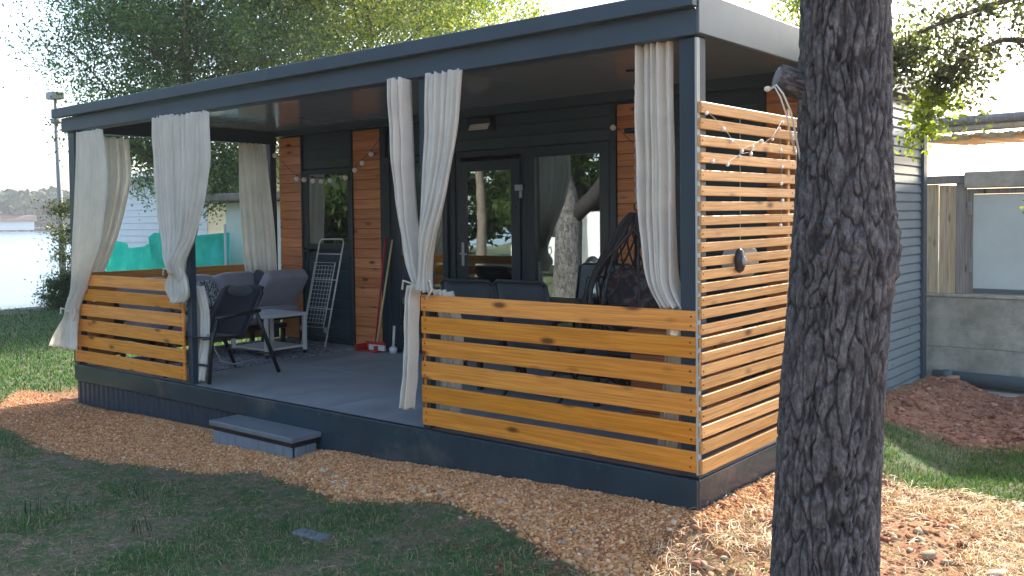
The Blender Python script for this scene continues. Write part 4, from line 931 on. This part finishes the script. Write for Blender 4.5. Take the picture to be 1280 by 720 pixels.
def make_tree(name,label,loc,H,spread,nl,leaf,size,cols,wts=None,seed=0,trunk_r=.2,crown0=.2,shape='oval',limbs=18,group=None,cat='tree',up=.6,cl=.35,lean=(0,0),mat=None,aspect=.45,droop=.2,sub=6,trunkobj=True,fill=0):
    r_=np.random.default_rng(seed); t_=thing(name,label,cat,loc,0,group)
    tp=bent((0,0,-.3),(lean[0],lean[1],H*.93),10,.02,r_); tb=MB()
    rs=[trunk_r*(1-.9*i/10)+.012 for i in range(11)]; rs[0]*=1.25; tb.tube(tp,rs,10)
    if trunkobj: tb.build('trunk',mat or FARB,t_,True)
    lb=MB(); cen=[]
    for i in range(limbs):
        q=crown0+(1-crown0)*(i+.5*r_.random())/limbs; k=min(9.99,q*10*.98); a=int(k); base=tp[a]*(1-(k-a))+tp[min(a+1,10)]*(k-a)
        t0=(q-crown0)/(1-crown0)
        rad={'oval':math.sin(pi*(.18+.74*t0))**.8,'cone':1-.85*t0,'umb':.35+.65*t0,'col':.55+.4*math.sin(pi*t0)}[shape]*spread*r_.uniform(.7,1.1)
        az=2.4*i+r_.uniform(-.5,.5); e=base+np.array([cos(az)*rad,sin(az)*rad,rad*up*r_.uniform(.5,1.3)])
        pl_=bent(base,e,6,.08,r_); lb.tube(pl_,[max(.008,trunk_r*.32*(1-.85*j/6)*(1-.5*t0)) for j in range(7)],5)
        for s_ in range(sub):
            u_=r_.uniform(.3,1); j=min(5,int(u_*6)); b0=pl_[j]*(1-(u_*6-j))+pl_[j+1]*(u_*6-j)
            dv=r_.normal(0,1,3); dv[2]=abs(dv[2])*.6*up+.1; dv/=np.linalg.norm(dv); e2=b0+dv*rad*r_.uniform(.25,.5)
            p2=bent(b0,e2,4,.1,r_); lb.tube(p2,[.02*trunk_r/.2,.014*trunk_r/.2,.01*trunk_r/.2,.007*trunk_r/.2,.004],4)
            cen+=[p2[2],p2[3],p2[4],(p2[3]+p2[4])/2]
        cen+=[pl_[5],pl_[6]]
    lb.build('limbs',mat or FARB,t_,True)
    cen=np.array(cen); nf=int(len(cen)*fill)
    if nf:
        d_=r_.normal(0,1,(nf,3)); d_/=np.linalg.norm(d_,axis=1)[:,None]; q=r_.uniform(.15,1,(nf,1))**.5
        h0=H*(crown0*.75); ctr=np.array([lean[0]*.6,lean[1]*.6,(H*1.08+h0)/2]); ex=d_*q*np.array([spread*.92,spread*.92,(H*1.08-h0)/2]); cen=np.vstack([cen,ctr+ex])
    wt=r_.gamma(1.2,1,len(cen)); wt/=wt.sum()
    k=r_.choice(len(cen),nl,p=wt); P=cen[k]+r_.normal(0,1,(nl,3))*cl*r_.uniform(.3,1.1,(nl,1))*np.array([1,1,.75])
    link('crown',leafmesh('crown',P,size,cols,wts,aspect,seed,droop),LEAF,t_)
    return t_
DG=[(.06,.13,.065),(.08,.17,.075),(.11,.20,.08),(.18,.27,.09)]
YG=[(.28,.36,.07),(.38,.44,.10),(.18,.27,.07),(.46,.45,.15),(.11,.18,.05)]
make_tree('leafy_tree','tall dark blue green leafy tree left behind the terrace curtains',(-15.5,7.2,-.4),9.5,3.0,150000,None,.085,DG,[.3,.3,.25,.15],seed=3,trunk_r=.16,crown0=.26,limbs=34,up=.75,cl=.42,sub=9,fill=.45,lean=(.3,-.2))
make_tree('leafy_tree','broad yellow green back lit tree rising behind the middle of the roof',(-14.6,11.8,-.4),10.5,4.3,210000,None,.10,YG,[.25,.25,.2,.12,.18],seed=9,trunk_r=.18,crown0=.2,limbs=40,sub=9,up=.8,cl=.5,fill=.7)
make_tree('leafy_tree','tree with drooping light green twigs showing above the roof beside the pine trunk',(-3.0,9.6,-.4),5.6,1.9,16000,None,.08,YG,None,seed=15,trunk_r=.1,crown0=.45,limbs=14,up=.3,cl=.3,droop=1.2)
make_tree('lakeside_bush','thin olive green bush growing at the lamp post by the water',(-18.15,5.75,-.6),2.6,.62,8000,None,.07,[(.10,.13,.04),(.06,.09,.03),(.16,.17,.07)],None,seed=21,trunk_r=.05,crown0=.1,limbs=14,cl=.18,shape='col',cat='bush')
make_tree('lakeside_bush','low dense dark green clump on the bank left of the curtain',(-17.6,5.3,-.6),.75,.55,9000,None,.06,[(.03,.07,.025),(.045,.09,.03)],None,seed=22,trunk_r=.04,crown0=.05,limbs=14,cl=.16,shape='col',cat='bush')
make_tree('lakeside_bush','small yellowish twiggy bush at the left frame edge over the water',(-21.5,4.45,-.6),3.6,.55,2500,None,.09,[(.22,.22,.06),(.12,.15,.05)],None,seed=23,trunk_r=.04,crown0=.6,limbs=8,cl=.2,shape='col',cat='bush')
# oak at the right, its branch reaching into the view
ok=thing('oak_tree','oak whose leafy branch reaches over the cabin corner from the right','tree',(2.75,3.6,-.4))
r_=np.random.default_rng(77)
tp=bent((0,0,-.2),(-.2,.1,5.5),8,.03,r_); MB().tube(tp,[.17-.013*i for i in range(9)],12).build('trunk',FARB,ok,True)
lb=MB(); cen=[]; wts_=[]
O=np.array([2.75,3.6,-.4])
def twig(pts,r0,r1): lb.tube([np.array(p)-O for p in pts],list(np.linspace(r0,r1,len(pts))),5)
main=[(2.70,3.6,2.1),(1.9,3.1,2.33),(1.18,2.6,2.50),(.92,2.50,2.53),(.72,2.45,2.44),(.55,2.4,2.30)]
twig(main,.035,.009)
upb=[(2.70,3.6,2.4),(1.9,2.9,2.75),(1.2,2.5,2.82),(.9,2.35,2.74),(.62,2.3,2.66),(.46,2.25,2.60),(.34,2.3,2.50),(.28,2.3,2.38)]; twig(upb,.03,.006)
low=[(.72,2.45,2.44),(.60,2.42,2.25),(.50,2.38,2.08),(.45,2.34,1.92)]; twig(low,.01,.004)
rgt=[(1.9,3.1,2.33),(1.5,2.7,2.0),(1.25,2.6,1.6),(1.12,2.55,1.35)]; twig(rgt,.012,.003)
def sprinkle(path,n,sp,side=1.0):
    for _ in range(n):
        k=r_.uniform(0,len(path)-1); a=int(k); b0=np.array(path[a])*(1-(k-a))+np.array(path[min(a+1,len(path)-1)])*(k-a)
        e=b0+r_.normal(0,1,3)*sp*np.array([1,1,.8]); p2=bent(b0,e,3,.1,r_); twig(p2,.004,.0018)
        cen.extend([(p2[1],.05),(p2[2],.06),(p2[3],.07),(p2[3],.07)])
sprinkle(main[2:],26,.22); sprinkle(upb[2:],46,.19); sprinkle(upb[-2:],34,.12); sprinkle(main[-2:],20,.12); sprinkle(low,22,.085); sprinkle(upb[:3],26,.25); sprinkle(main[:3],22,.25); sprinkle(rgt[-2:],5,.06)
lb.build('limbs',FARB,ok,True)
C_=np.array([c[0] for c in cen])-O; k=r_.integers(0,len(C_),8200); P=C_[k]+r_.normal(0,.05,(8200,3))
dl=np.linalg.norm((P+O)-np.array([.5,2.38,1.98]),axis=1)<.26
link('leaves',leafmesh('leaves',P[~dl],.040,[(.11,.135,.075),(.075,.10,.06),(.16,.19,.085),(.06,.08,.05)],None,.6,5),LEAF,ok)
link('leaves',leafmesh('leaves',P[dl],.050,[(.20,.28,.04),(.28,.36,.06),(.14,.2,.04)],None,.6,6),LEAF,ok)
o=[c for c in ok.children if c.name.startswith('leaves')][-1]; o['label']='bright yellow green leaf clump at the branch tip'
# upper crown of the oak, above the frame
cen=[]; lb=MB()
for i in range(16):
    az=2.4*i; q=3+i*.16; e=np.array([cos(az)*1.5-.2,sin(az)*1.4+.2,q+.7]); p2=bent((-.1,.05,q-.3),e,5,.08,r_); lb.tube(p2,[.05,.04,.03,.02,.012,.006],5); cen+=p2[2:]
lb.build('upper_limbs',FARB,ok,True); cen=np.array(cen); P=cen[r_.integers(0,len(cen),9000)]+r_.normal(0,.33,(9000,3))
link('crown',leafmesh('crown',P,.07,DG,None,.6,8),LEAF,ok)
# pine crown above the frame
lb=MB(); cen=[]
for i in range(14):
    az=2.4*i+.5; q=4.6+i*.17; L=1.7-.06*i; p2=bent((.95,-1.0,q),(.95+cos(az)*L,-1.0+sin(az)*L,q+.5),5,.08,r_); lb.tube(p2,[.06,.05,.035,.02,.012,.006],6); cen+=p2[2:]
lb.build('limbs',BARK,pt,True); cen=np.array(cen); P=cen[r_.integers(0,len(cen),14000)]+r_.normal(0,.3,(14000,3))
link('needles',leafmesh('needles',P,.16,[(.04,.07,.03),(.06,.09,.035)],None,.05,9),LEAF,pt)

# ------------------------------------------------------------------ neighbour's yard on the right
def concrete():
    m,nt,b=newmat('rough concrete'); v=coords(nt,(1,1,1),False); f=noise(nt,v,5,8,.7); g_=noise(nt,v,1.6,4,.6); h=noise(nt,v,60,3,.7)
    c=ramp(nt,f,[(.3,(.30,.285,.24)),(.55,(.50,.475,.40)),(.75,(.62,.59,.51))]); c=mixc(nt,ramp(nt,g_,[(.5,(0,0,0)),(.7,(.55,.55,.55))]),c,(.24,.225,.165))
    nt.links.new(c,b.inputs['Base Color']); b.inputs['Roughness'].default_value=.92
    ad=N(nt,'Math',operation='ADD'); nt.links.new(f,ad.inputs[0]); nt.links.new(h,ad.inputs[1]); bump(nt,b,ad.outputs[0],.6,.02); return m
CONC=concrete()
YW=6.0
cw=thing('concrete_wall','low rough concrete garden wall behind the cabin corner','wall',(0,YW,-.5))
for row in range(2):
    x0=-4.45
    while x0<5.4:
        MB().box(0,2.46,random.uniform(-.002,.0),.2,0,.508,c=.003).build('cast_panel',CONC,cw).location=(x0,0,row*.513); x0+=2.465
MB().box(-4.5,5.6,-.012,.21,1.026,1.055,c=.006).build('coping',CONC,cw)
MB().box(-4.45,5.6,.012,.19,0,1.025).build('mortar',painted('mortar',(.34,.32,.27),.95,.15),cw)
ft=MB().box(-.55,5.5,YW-.42,YW-.02,-.62,-.35,c=.02).build('concrete_footing',CONC); tag(ft,'low dark concrete footing along the foot of the garden wall','footing')
PIPE=painted('blue grey pipe paint',(.10,.14,.16),.45,.12,dirt=.2)
MB_=MB().tube([(-.32,YW-.26,-.265),(1.5,YW-.265,-.27),(5.5,YW-.26,-.28)],.072,16)
pp=thing('drain_pipe','blue grey pipe lying along the foot of the concrete wall','pipe',(0,0,0)); MB_.build('pipe',PIPE,pp,True)
for x_ in (-.22,2.4): MB().tube([(x_,YW-.262,-.267),(x_+.09,YW-.262,-.267)],.082,16).build('socket',PIPE,pp,True)
pf=thing('plank_fence','short fence of vertical weathered tan planks standing on the concrete wall','fence',(0,YW+.08,.555))
x0=-1.3
while x0<-.24:
    w_=random.uniform(.10,.125); MB().box(0,w_-.005,0,.025,0,1.12+random.uniform(-.015,.02),c=.004).build('plank',OLDW,pf).location=(x0,random.uniform(-.006,.006),0); x0+=w_
MB().box(-.19,-.095,-.02,.03,0,1.19,c=.006).build('plank',OLDG,pf)['label']='darker grey end plank'
MB().box(-1.3,-.09,-.045,-.005,1.13,1.215,c=.006).build('top_rail',OLDG,pf)
gt=thing('sheet_metal_gate','pale sheet metal panel in a dark frame on the concrete wall','gate',(0,YW+.07,.56))
PALE=painted('pale aluminium sheet',(.60,.68,.66),.35,.06,dirt=.08)
ring(-.085,1.62,0,1.07,.055,-.02,.03).build('frame',OLDG,gt)
MB().box(-.03,.78,.0,.012,.056,1.013).build('sheet',PALE,gt); MB().box(.784,1.56,.0,.012,.056,1.013).build('sheet',PALE,gt)
MB().box(-.075,-.04,-.045,-.021,.22,.36,c=.004).build('hinge',GREYM,gt); MB().box(-.075,-.04,-.045,-.021,.80,.94,c=.004).build('hinge',GREYM,gt)
MB().box(-.028,1.56,-.03,-.005,.02,.06,c=.004).build('bottom_rail',PIPE,gt)
MB().tube([(.72,-.02,.36),(.76,-.06,.36),(.76,-.06,.30)],.012,8).build('latch',BLACK,gt,True)
lt=MB().box(-.10,2.6,YW-.02,YW+.2,1.635,1.80,c=.012).build('concrete_lintel',CONC); tag(lt,'weathered concrete beam lying across the top of the sheet metal gate','beam')
# bamboo roof
bf=thing('reed_roof','old bamboo and log edged shelter roof beyond the garden wall','roof',(0,YW+.3,2.2))
MB().tube([(-.75,-.05,.135),(.6,-.03,.15),(3.0,0,.16)],.048,10).build('log',OLDG,bf,True)
MB().tube([(-.75,-.0,.06),(.9,0,.075),(3.0,0,.08)],.04,10).build('log',OLDW,bf,True)
bb=MB().tube([(0,0,0),(.02,1.2,.03),(0,2.6,.08)],.021,6).mesh('bamboo_cane',True)  # unseen depth behind the roof edge, added so its shade covers the ground
for i in range(88):
    o=link('bamboo_cane',bb,BAMB,bf); o.location=(-.72+i*.0425,-.08+random.uniform(-.05,.04),-.02+random.uniform(-.012,.012)); o.scale=(1,1,1)
for i,(a_,b__) in enumerate(((-.7,-.1),(.0,.33),(.5,1.2))):
    MB().box(a_,b__,-.10,-.075,-.065,-.015,c=.004).build('edge_batten',BAMB,bf)
for x_ in (2.0,2.95): MB().tube([(x_,.05,-2.6),(x_,.05,.1)],.05,10).build('post',OLDG,bf,True)
 
# red bricks half buried
BRK=painted('broken red brick',(.34,.12,.07),.9,.2,bstr=.6,scale=8)
for (x_,y_,rz,lab) in ((1.05,4.05,.5,'reddish broken brick lying on the bare soil at the right frame edge'),(.85,4.9,1.2,'red brick lump half buried near the concrete footing'),(1.45,3.8,2.2,'broken brick on the soil nearest the green grass strip')):
    o=MB().box(-.10,.10,-.055,.055,-.035,.035,c=.012).build('brick',BRK); o.location=(x_,y_,float(gh(np.array([x_]),np.array([y_]))[0])+.03); o.rotation_euler=(.2,.15,rz); tag(o,lab,'brick',None)
# flat grey slab in the lawn
o=MB().box(-.11,.11,-.05,.05,-.012,.012,c=.006).build('stone_slab',STEPM); sx,sy=-1.80,-1.13; o.location=(sx,sy,float(gh(np.array([sx]),np.array([sy]))[0])+.004); o.rotation_euler=(0,.03,.15); tag(o,'small flat blue grey slab lying in the front grass','slab')

# ------------------------------------------------------------------ lake side
lp=thing('street_lamp','slim grey lamp post by the lake with small boxy head','street lamp',(-20.25,6.45,-.6))
POLE=painted('lamp post paint',(.36,.36,.36),.6,.1)
MB().tube([(.14,0,0),(.10,0,2),(0,0,4.45)],[.085,.07,.05],12).build('pole',POLE,lp,True)
MB().tube([(0,0,4.40),(0,0,4.50)],.13,12).build('collar',POLE,lp,True); MB().tube([(0,0,4.50),(-.01,0,5.0)],.045,10).build('neck',POLE,lp,True)
MB().box(-.2,.17,-.15,.15,4.98,5.16,c=.02).build('lamp_head',POLE,lp)
# turquoise net on stakes
m,nt,b=newmat('turquoise mesh net'); v=coords(nt,(1,1,1),False); f=noise(nt,v,3,4,.6)
c=ramp(nt,f,[(.3,(.01,.48,.38)),(.7,(.05,.72,.60))]); nt.links.new(c,b.inputs['Base Color']); b.inputs['Roughness'].default_value=.7
t_=N(nt,'BsdfTranslucent'); nt.links.new(c,t_.inputs[0]); mx=N(nt,'MixShader'); mx.inputs[0].default_value=.55; nt.links.new(b.outputs[0],mx.inputs[1]); nt.links.new(t_.outputs[0],mx.inputs[2]); nt.links.new(mx.outputs[0],nt.nodes['Material Output'].inputs[0]); NET=m
nf=thing('net_screen','turquoise mesh windbreak sagging between stakes behind the terrace','net',(0,6.0,-.45))
vs=[];fs=[]; nu_,nv_=80,16
for i in range(nu_+1):
    u_=i/nu_; x_=-17.4+4.55*u_; tt=1.62-.32*math.sin(pi*min(1,max(0,(u_-.08)/.42)))**.8*(.08<u_<.5)-.06*math.sin(pi*max(0,(u_-.5)/.5))
    for j in range(nv_+1):
        q=j/nv_; vs.append((x_,.10*sin(u_*31+2*q)+.05*sin(u_*77),tt*q+.0))
for i in range(nu_):
    for j in range(nv_): fs.append((i*(nv_+1)+j,(i+1)*(nv_+1)+j,(i+1)*(nv_+1)+j+1,i*(nv_+1)+j+1))
MB().add(vs,fs).build('net',NET,nf,True)
for x_ in (-17.4,-15.1,-12.85): MB().tube([(x_,.05,-.2),(x_,.05,1.78)],.025,8).build('stake',POLE,nf,True)
MB().tube([(-15.1,-.1,.45),(-14.2,-.12,.95),(-12.9,-.1,.55)],.018,6).build('brace',POLE,nf,True)
# white clapboard house
WH=painted('white clapboard paint',(.72,.72,.70),.5,.05); TILE=painted('roof tile',(.20,.13,.09),.8,.2)
wh=thing('white_house','white clapboard cottage with low grey roof behind the turquoise net','house',(-20.9,11.2,-.5))
MB().box(-2.4,2.2,-1.6,2.4,0,3.0).build('wall',WH,wh)
cb=MB().prism([(0,0),(-.03,.004),(-.012,.17),(0,.17)],'x',-2.41,2.2).mesh('clapboard')
for k in range(16): link('clapboard',cb,WH,wh).location=(0,-1.60,.05+k*.18)
cbs=MB().prism([(0,0),(.03,.004),(.012,.17),(0,.17)],'y',-1.6,2.4).mesh('clapboard')
for k in range(16): link('clapboard',cbs,WH,wh).location=(2.20,0,.05+k*.18)
MB().prism([(-2.0,3.0),(-2.0,3.1),(.4,3.6),(2.8,3.1),(2.8,3.0)],'x',-2.7,2.6).build('roof',GREYM,wh)

# cream garden shed nearer
CR=painted('cream render',(.62,.60,.52),.8,.08,bstr=.3)
cs=thing('cream_shed','cream rendered shed with dark thatched eave seen between the curtains','shed',(-12.8,6.7,-.45))
MB().box(-.95,1.3,0,1.8,0,2.2,c=.01).build('wall',CR,cs)
MB().box(-1.5,1.6,-.35,2.0,2.22,2.38,c=.03).build('roof',painted('thatch',(.22,.19,.15),.95,.3,bstr=.8,scale=9),cs)
# shore stones
for i,(x_,y_,r0,lab) in enumerate(((-20.7,4.55,.22,'largest of the beige shore rocks at the left frame edge'),(-20.4,5.05,.15,'smaller rounded beige shore rock to the right of the largest'))):
    o=MB().blob((0,0,0),(r0*1.2,r0,r0*.8),12,8,.85).build('shore_rock',CONC,None,True); o.location=(x_,y_,float(gh_base(np.array([x_]),np.array([y_]))[0])+r0*.5); tag(o,lab,'rock')
# far shore
FW=[(.05,.085,.045),(.07,.10,.05),(.10,.12,.06)]
r_=np.random.default_rng(5); n=26000
t0=r_.uniform(-170,170,n); s0=248+r_.uniform(0,40,n); hh=13*(.55+.45*n2(t0,t0*0,.035,61))*(.75+.5*n2(t0,t0*0,.11,62)); z0=-.2+hh*r_.random(n)**.7
Pf=np.stack([SN[0]*s0+T[0]*t0, SN[1]*s0+T[1]*t0, z0],-1)
fw=link('far_wood',leafmesh('far_wood',Pf,2.2,FW,None,.8,3),tinted('far foliage',rough=.9)); tag(fw,'hazy wood along the far shore of the lake','wood',None,'stuff')
for i,(t_,hw_,hg,lab) in enumerate(((4,4,2.0,'small low pale building at the waterline of the far shore'),)):
    p=np.array(SN)*250+T*t_; h_=thing('shore_building',lab,'building',(float(p[0]),float(p[1]),-.4),math.atan2(T[1],T[0]))
    MB().box(-hw_,hw_,-3,3,0,hg).build('wall',WH,h_); MB().prism([(-3.6,hg),(0,hg+1.6),(3.6,hg)],'x',-hw_-.5,hw_+.5).build('roof',TILE,h_)
# haze
hz=MB().box(-420,60,-200,330,-5,22).build('haze',None); m=bpy.data.materials.new('haze air'); m.use_nodes=True; nt=m.node_tree; nt.nodes.remove(nt.nodes['Principled BSDF'])
vp=N(nt,'VolumePrincipled'); vp.inputs['Color'].default_value=(.93,.95,1,1); vp.inputs['Density'].default_value=.0007; vp.inputs['Anisotropy'].default_value=.3; nt.links.new(vp.outputs[0],nt.nodes['Material Output'].inputs['Volume']); hz.data.materials.append(m); tag(hz,kind='stuff')

# ------------------------------------------------------------------ behind the photographer: what the panes mirror
fp=thing('pine_tree','forked pine behind the photographer, mirrored in the right terrace window','tree',(-7.75,-4.9,0))
fpath=[(-.5,0,0,.31),(0,.02,0,.27),(.7,.04,0,.25),(1.3,.05,0,.24),(1.9,-.02,0,.2),(2.6,-.2,.1,.17),(5,-.6,.4,.15),(7,-.8,.5,.1)]
link('trunk',trunk_mesh('trunk',fpath,110,np.concatenate([np.arange(-.5,2.6,.02),np.arange(2.6,7,.08)]),.07,seed=13),BARK,fp)
lb=MB(); cen=[]; lb.tube([(.05,0,1.3),(.55,-.1,1.75),(1.15,-.2,2.5),(1.6,-.2,3.6),(1.9,0,5)],[.17,.15,.13,.10,.05],10)
for i in range(22):
    az=2.4*i; q=2.7+i*.22; bx=-.5 if i%2 else 1.4; p2=bent((bx,0,q),(bx+cos(az)*1.7,sin(az)*1.7,q+.4),5,.08,r_); lb.tube(p2,[.06,.05,.035,.02,.012,.006],6); cen+=p2[2:]
lb.build('limbs',BARK,fp,True); cen=np.array(cen); P=cen[r_.integers(0,len(cen),16000)]+r_.normal(0,.33,(16000,3))
link('needles',leafmesh('needles',P,.15,[(.07,.11,.035),(.10,.14,.05)],None,.09,19),LEAF,fp)
labs_=['low spreading tree mirrored in the left terrace door glass','straight bare trunk pine mirrored in the handled door glass','second pine of the row behind the photographer, left of the mirrored straight pine','pine at the far lawn edge behind the white van','tall pine right of the van behind the photographer','broad leafy tree closing the view behind the photographer on the left','leafy tree closing the view behind the photographer on the right','leafy tree in the middle of the row behind the photographer','dense tree at the far left behind the photographer']
spots=[(-19,-9.5,6,3.2,.2,.1),(-12.2,-9.5,9,1.5,.17,.6),(-14.5,-10.5,9,1.5,.15,.5),(-13.5,-17,9,2,.2,.45),(-7,-15,10,2,.22,.45),(-22,-18,9,4,.3,.1),(-3,-21,9,4,.3,.1),(-12,-23,8.5,4.2,.3,.08),(-32,-14,9,4.5,.3,.08)]
for (x_,y_,H_,sp_r,tr,c0),lab in zip(spots,labs_):
    pn=c0>.3; make_tree('pine_tree' if pn else 'leafy_tree',lab,(x_,y_,-.4),H_,sp_r,16000 if pn else 34000,None,.2 if pn else .3,[(.06,.10,.035),(.09,.13,.045)] if pn else [(.07,.12,.035),(.11,.16,.05),(.05,.09,.03)],None,seed=int(40+x_*-1),trunk_r=tr,crown0=c0,limbs=16,cl=.4,group='trees behind the photographer')
make_tree('leafy_tree','dense leafy tree directly behind the parked van',(-14.5,-15.5,-.4),9,3.6,30000,None,.28,[(.07,.12,.035),(.11,.16,.05)],None,seed=91,trunk_r=.25,crown0=.12,limbs=18,cl=.45,group='trees behind the photographer',fill=.5)
vn=thing('parked_van','white van parked on the lawn behind the photographer, mirrored in the right terrace window','van',(-13.2,-13.6,-.38),.25)
CARW=painted('white car paint',(.72,.73,.74),.25,.03); DK=painted('dark car glass',(.02,.03,.035),.08,.05)
MB().prism([(-2.2,.35),(-2.25,.9),(-1.9,1.15),(-1.35,1.85),(1.9,1.9),(2.2,1.6),(2.25,.35)],'y',-.88,.88).build('body',CARW,vn)
for s_ in(-1,1):
    MB().prism([(-1.75,1.18),(-1.3,1.72),(-.55,1.74),(-.55,1.18)],'y',s_*.881,s_*.888).build('side_window',DK,vn); MB().prism([(-.45,1.18),(-.45,1.74),(.9,1.76),(.9,1.18)],'y',s_*.881,s_*.888).build('side_window',DK,vn)
    for x_ in(-1.4,1.4):
        w_=MB().lathe([(0,-.1),(.30,-.1),(.33,-.06),(.33,.06),(.30,.1),(0,.1)],n=20,M=Matrix.Translation((x_,s_*.84,.33))@Matrix.Rotation(pi/2,4,'X')).build('wheel',BLACK,vn,True)
        MB().lathe([(0,-.105),(.19,-.105),(.19,.105),(0,.105)],n=16,M=Matrix.Translation((x_,s_*.84,.33))@Matrix.Rotation(pi/2,4,'X')).build('rim',ZINC,w_,True)
    MB().blob((2.2,s_*.72,1.0),(.06,.08,.16),8,6,.6).build('tail_light',RED,vn,True)
    MB().blob((-2.15,s_*.62,.85),(.10,.14,.09),8,6,.6).build('headlight',LAMPW,vn,True)
MB().box(2.2,2.27,-.8,.8,.35,.55,c=.02).box(-2.3,-2.2,-.8,.8,.35,.6,c=.02).build('bumper',DK,vn)
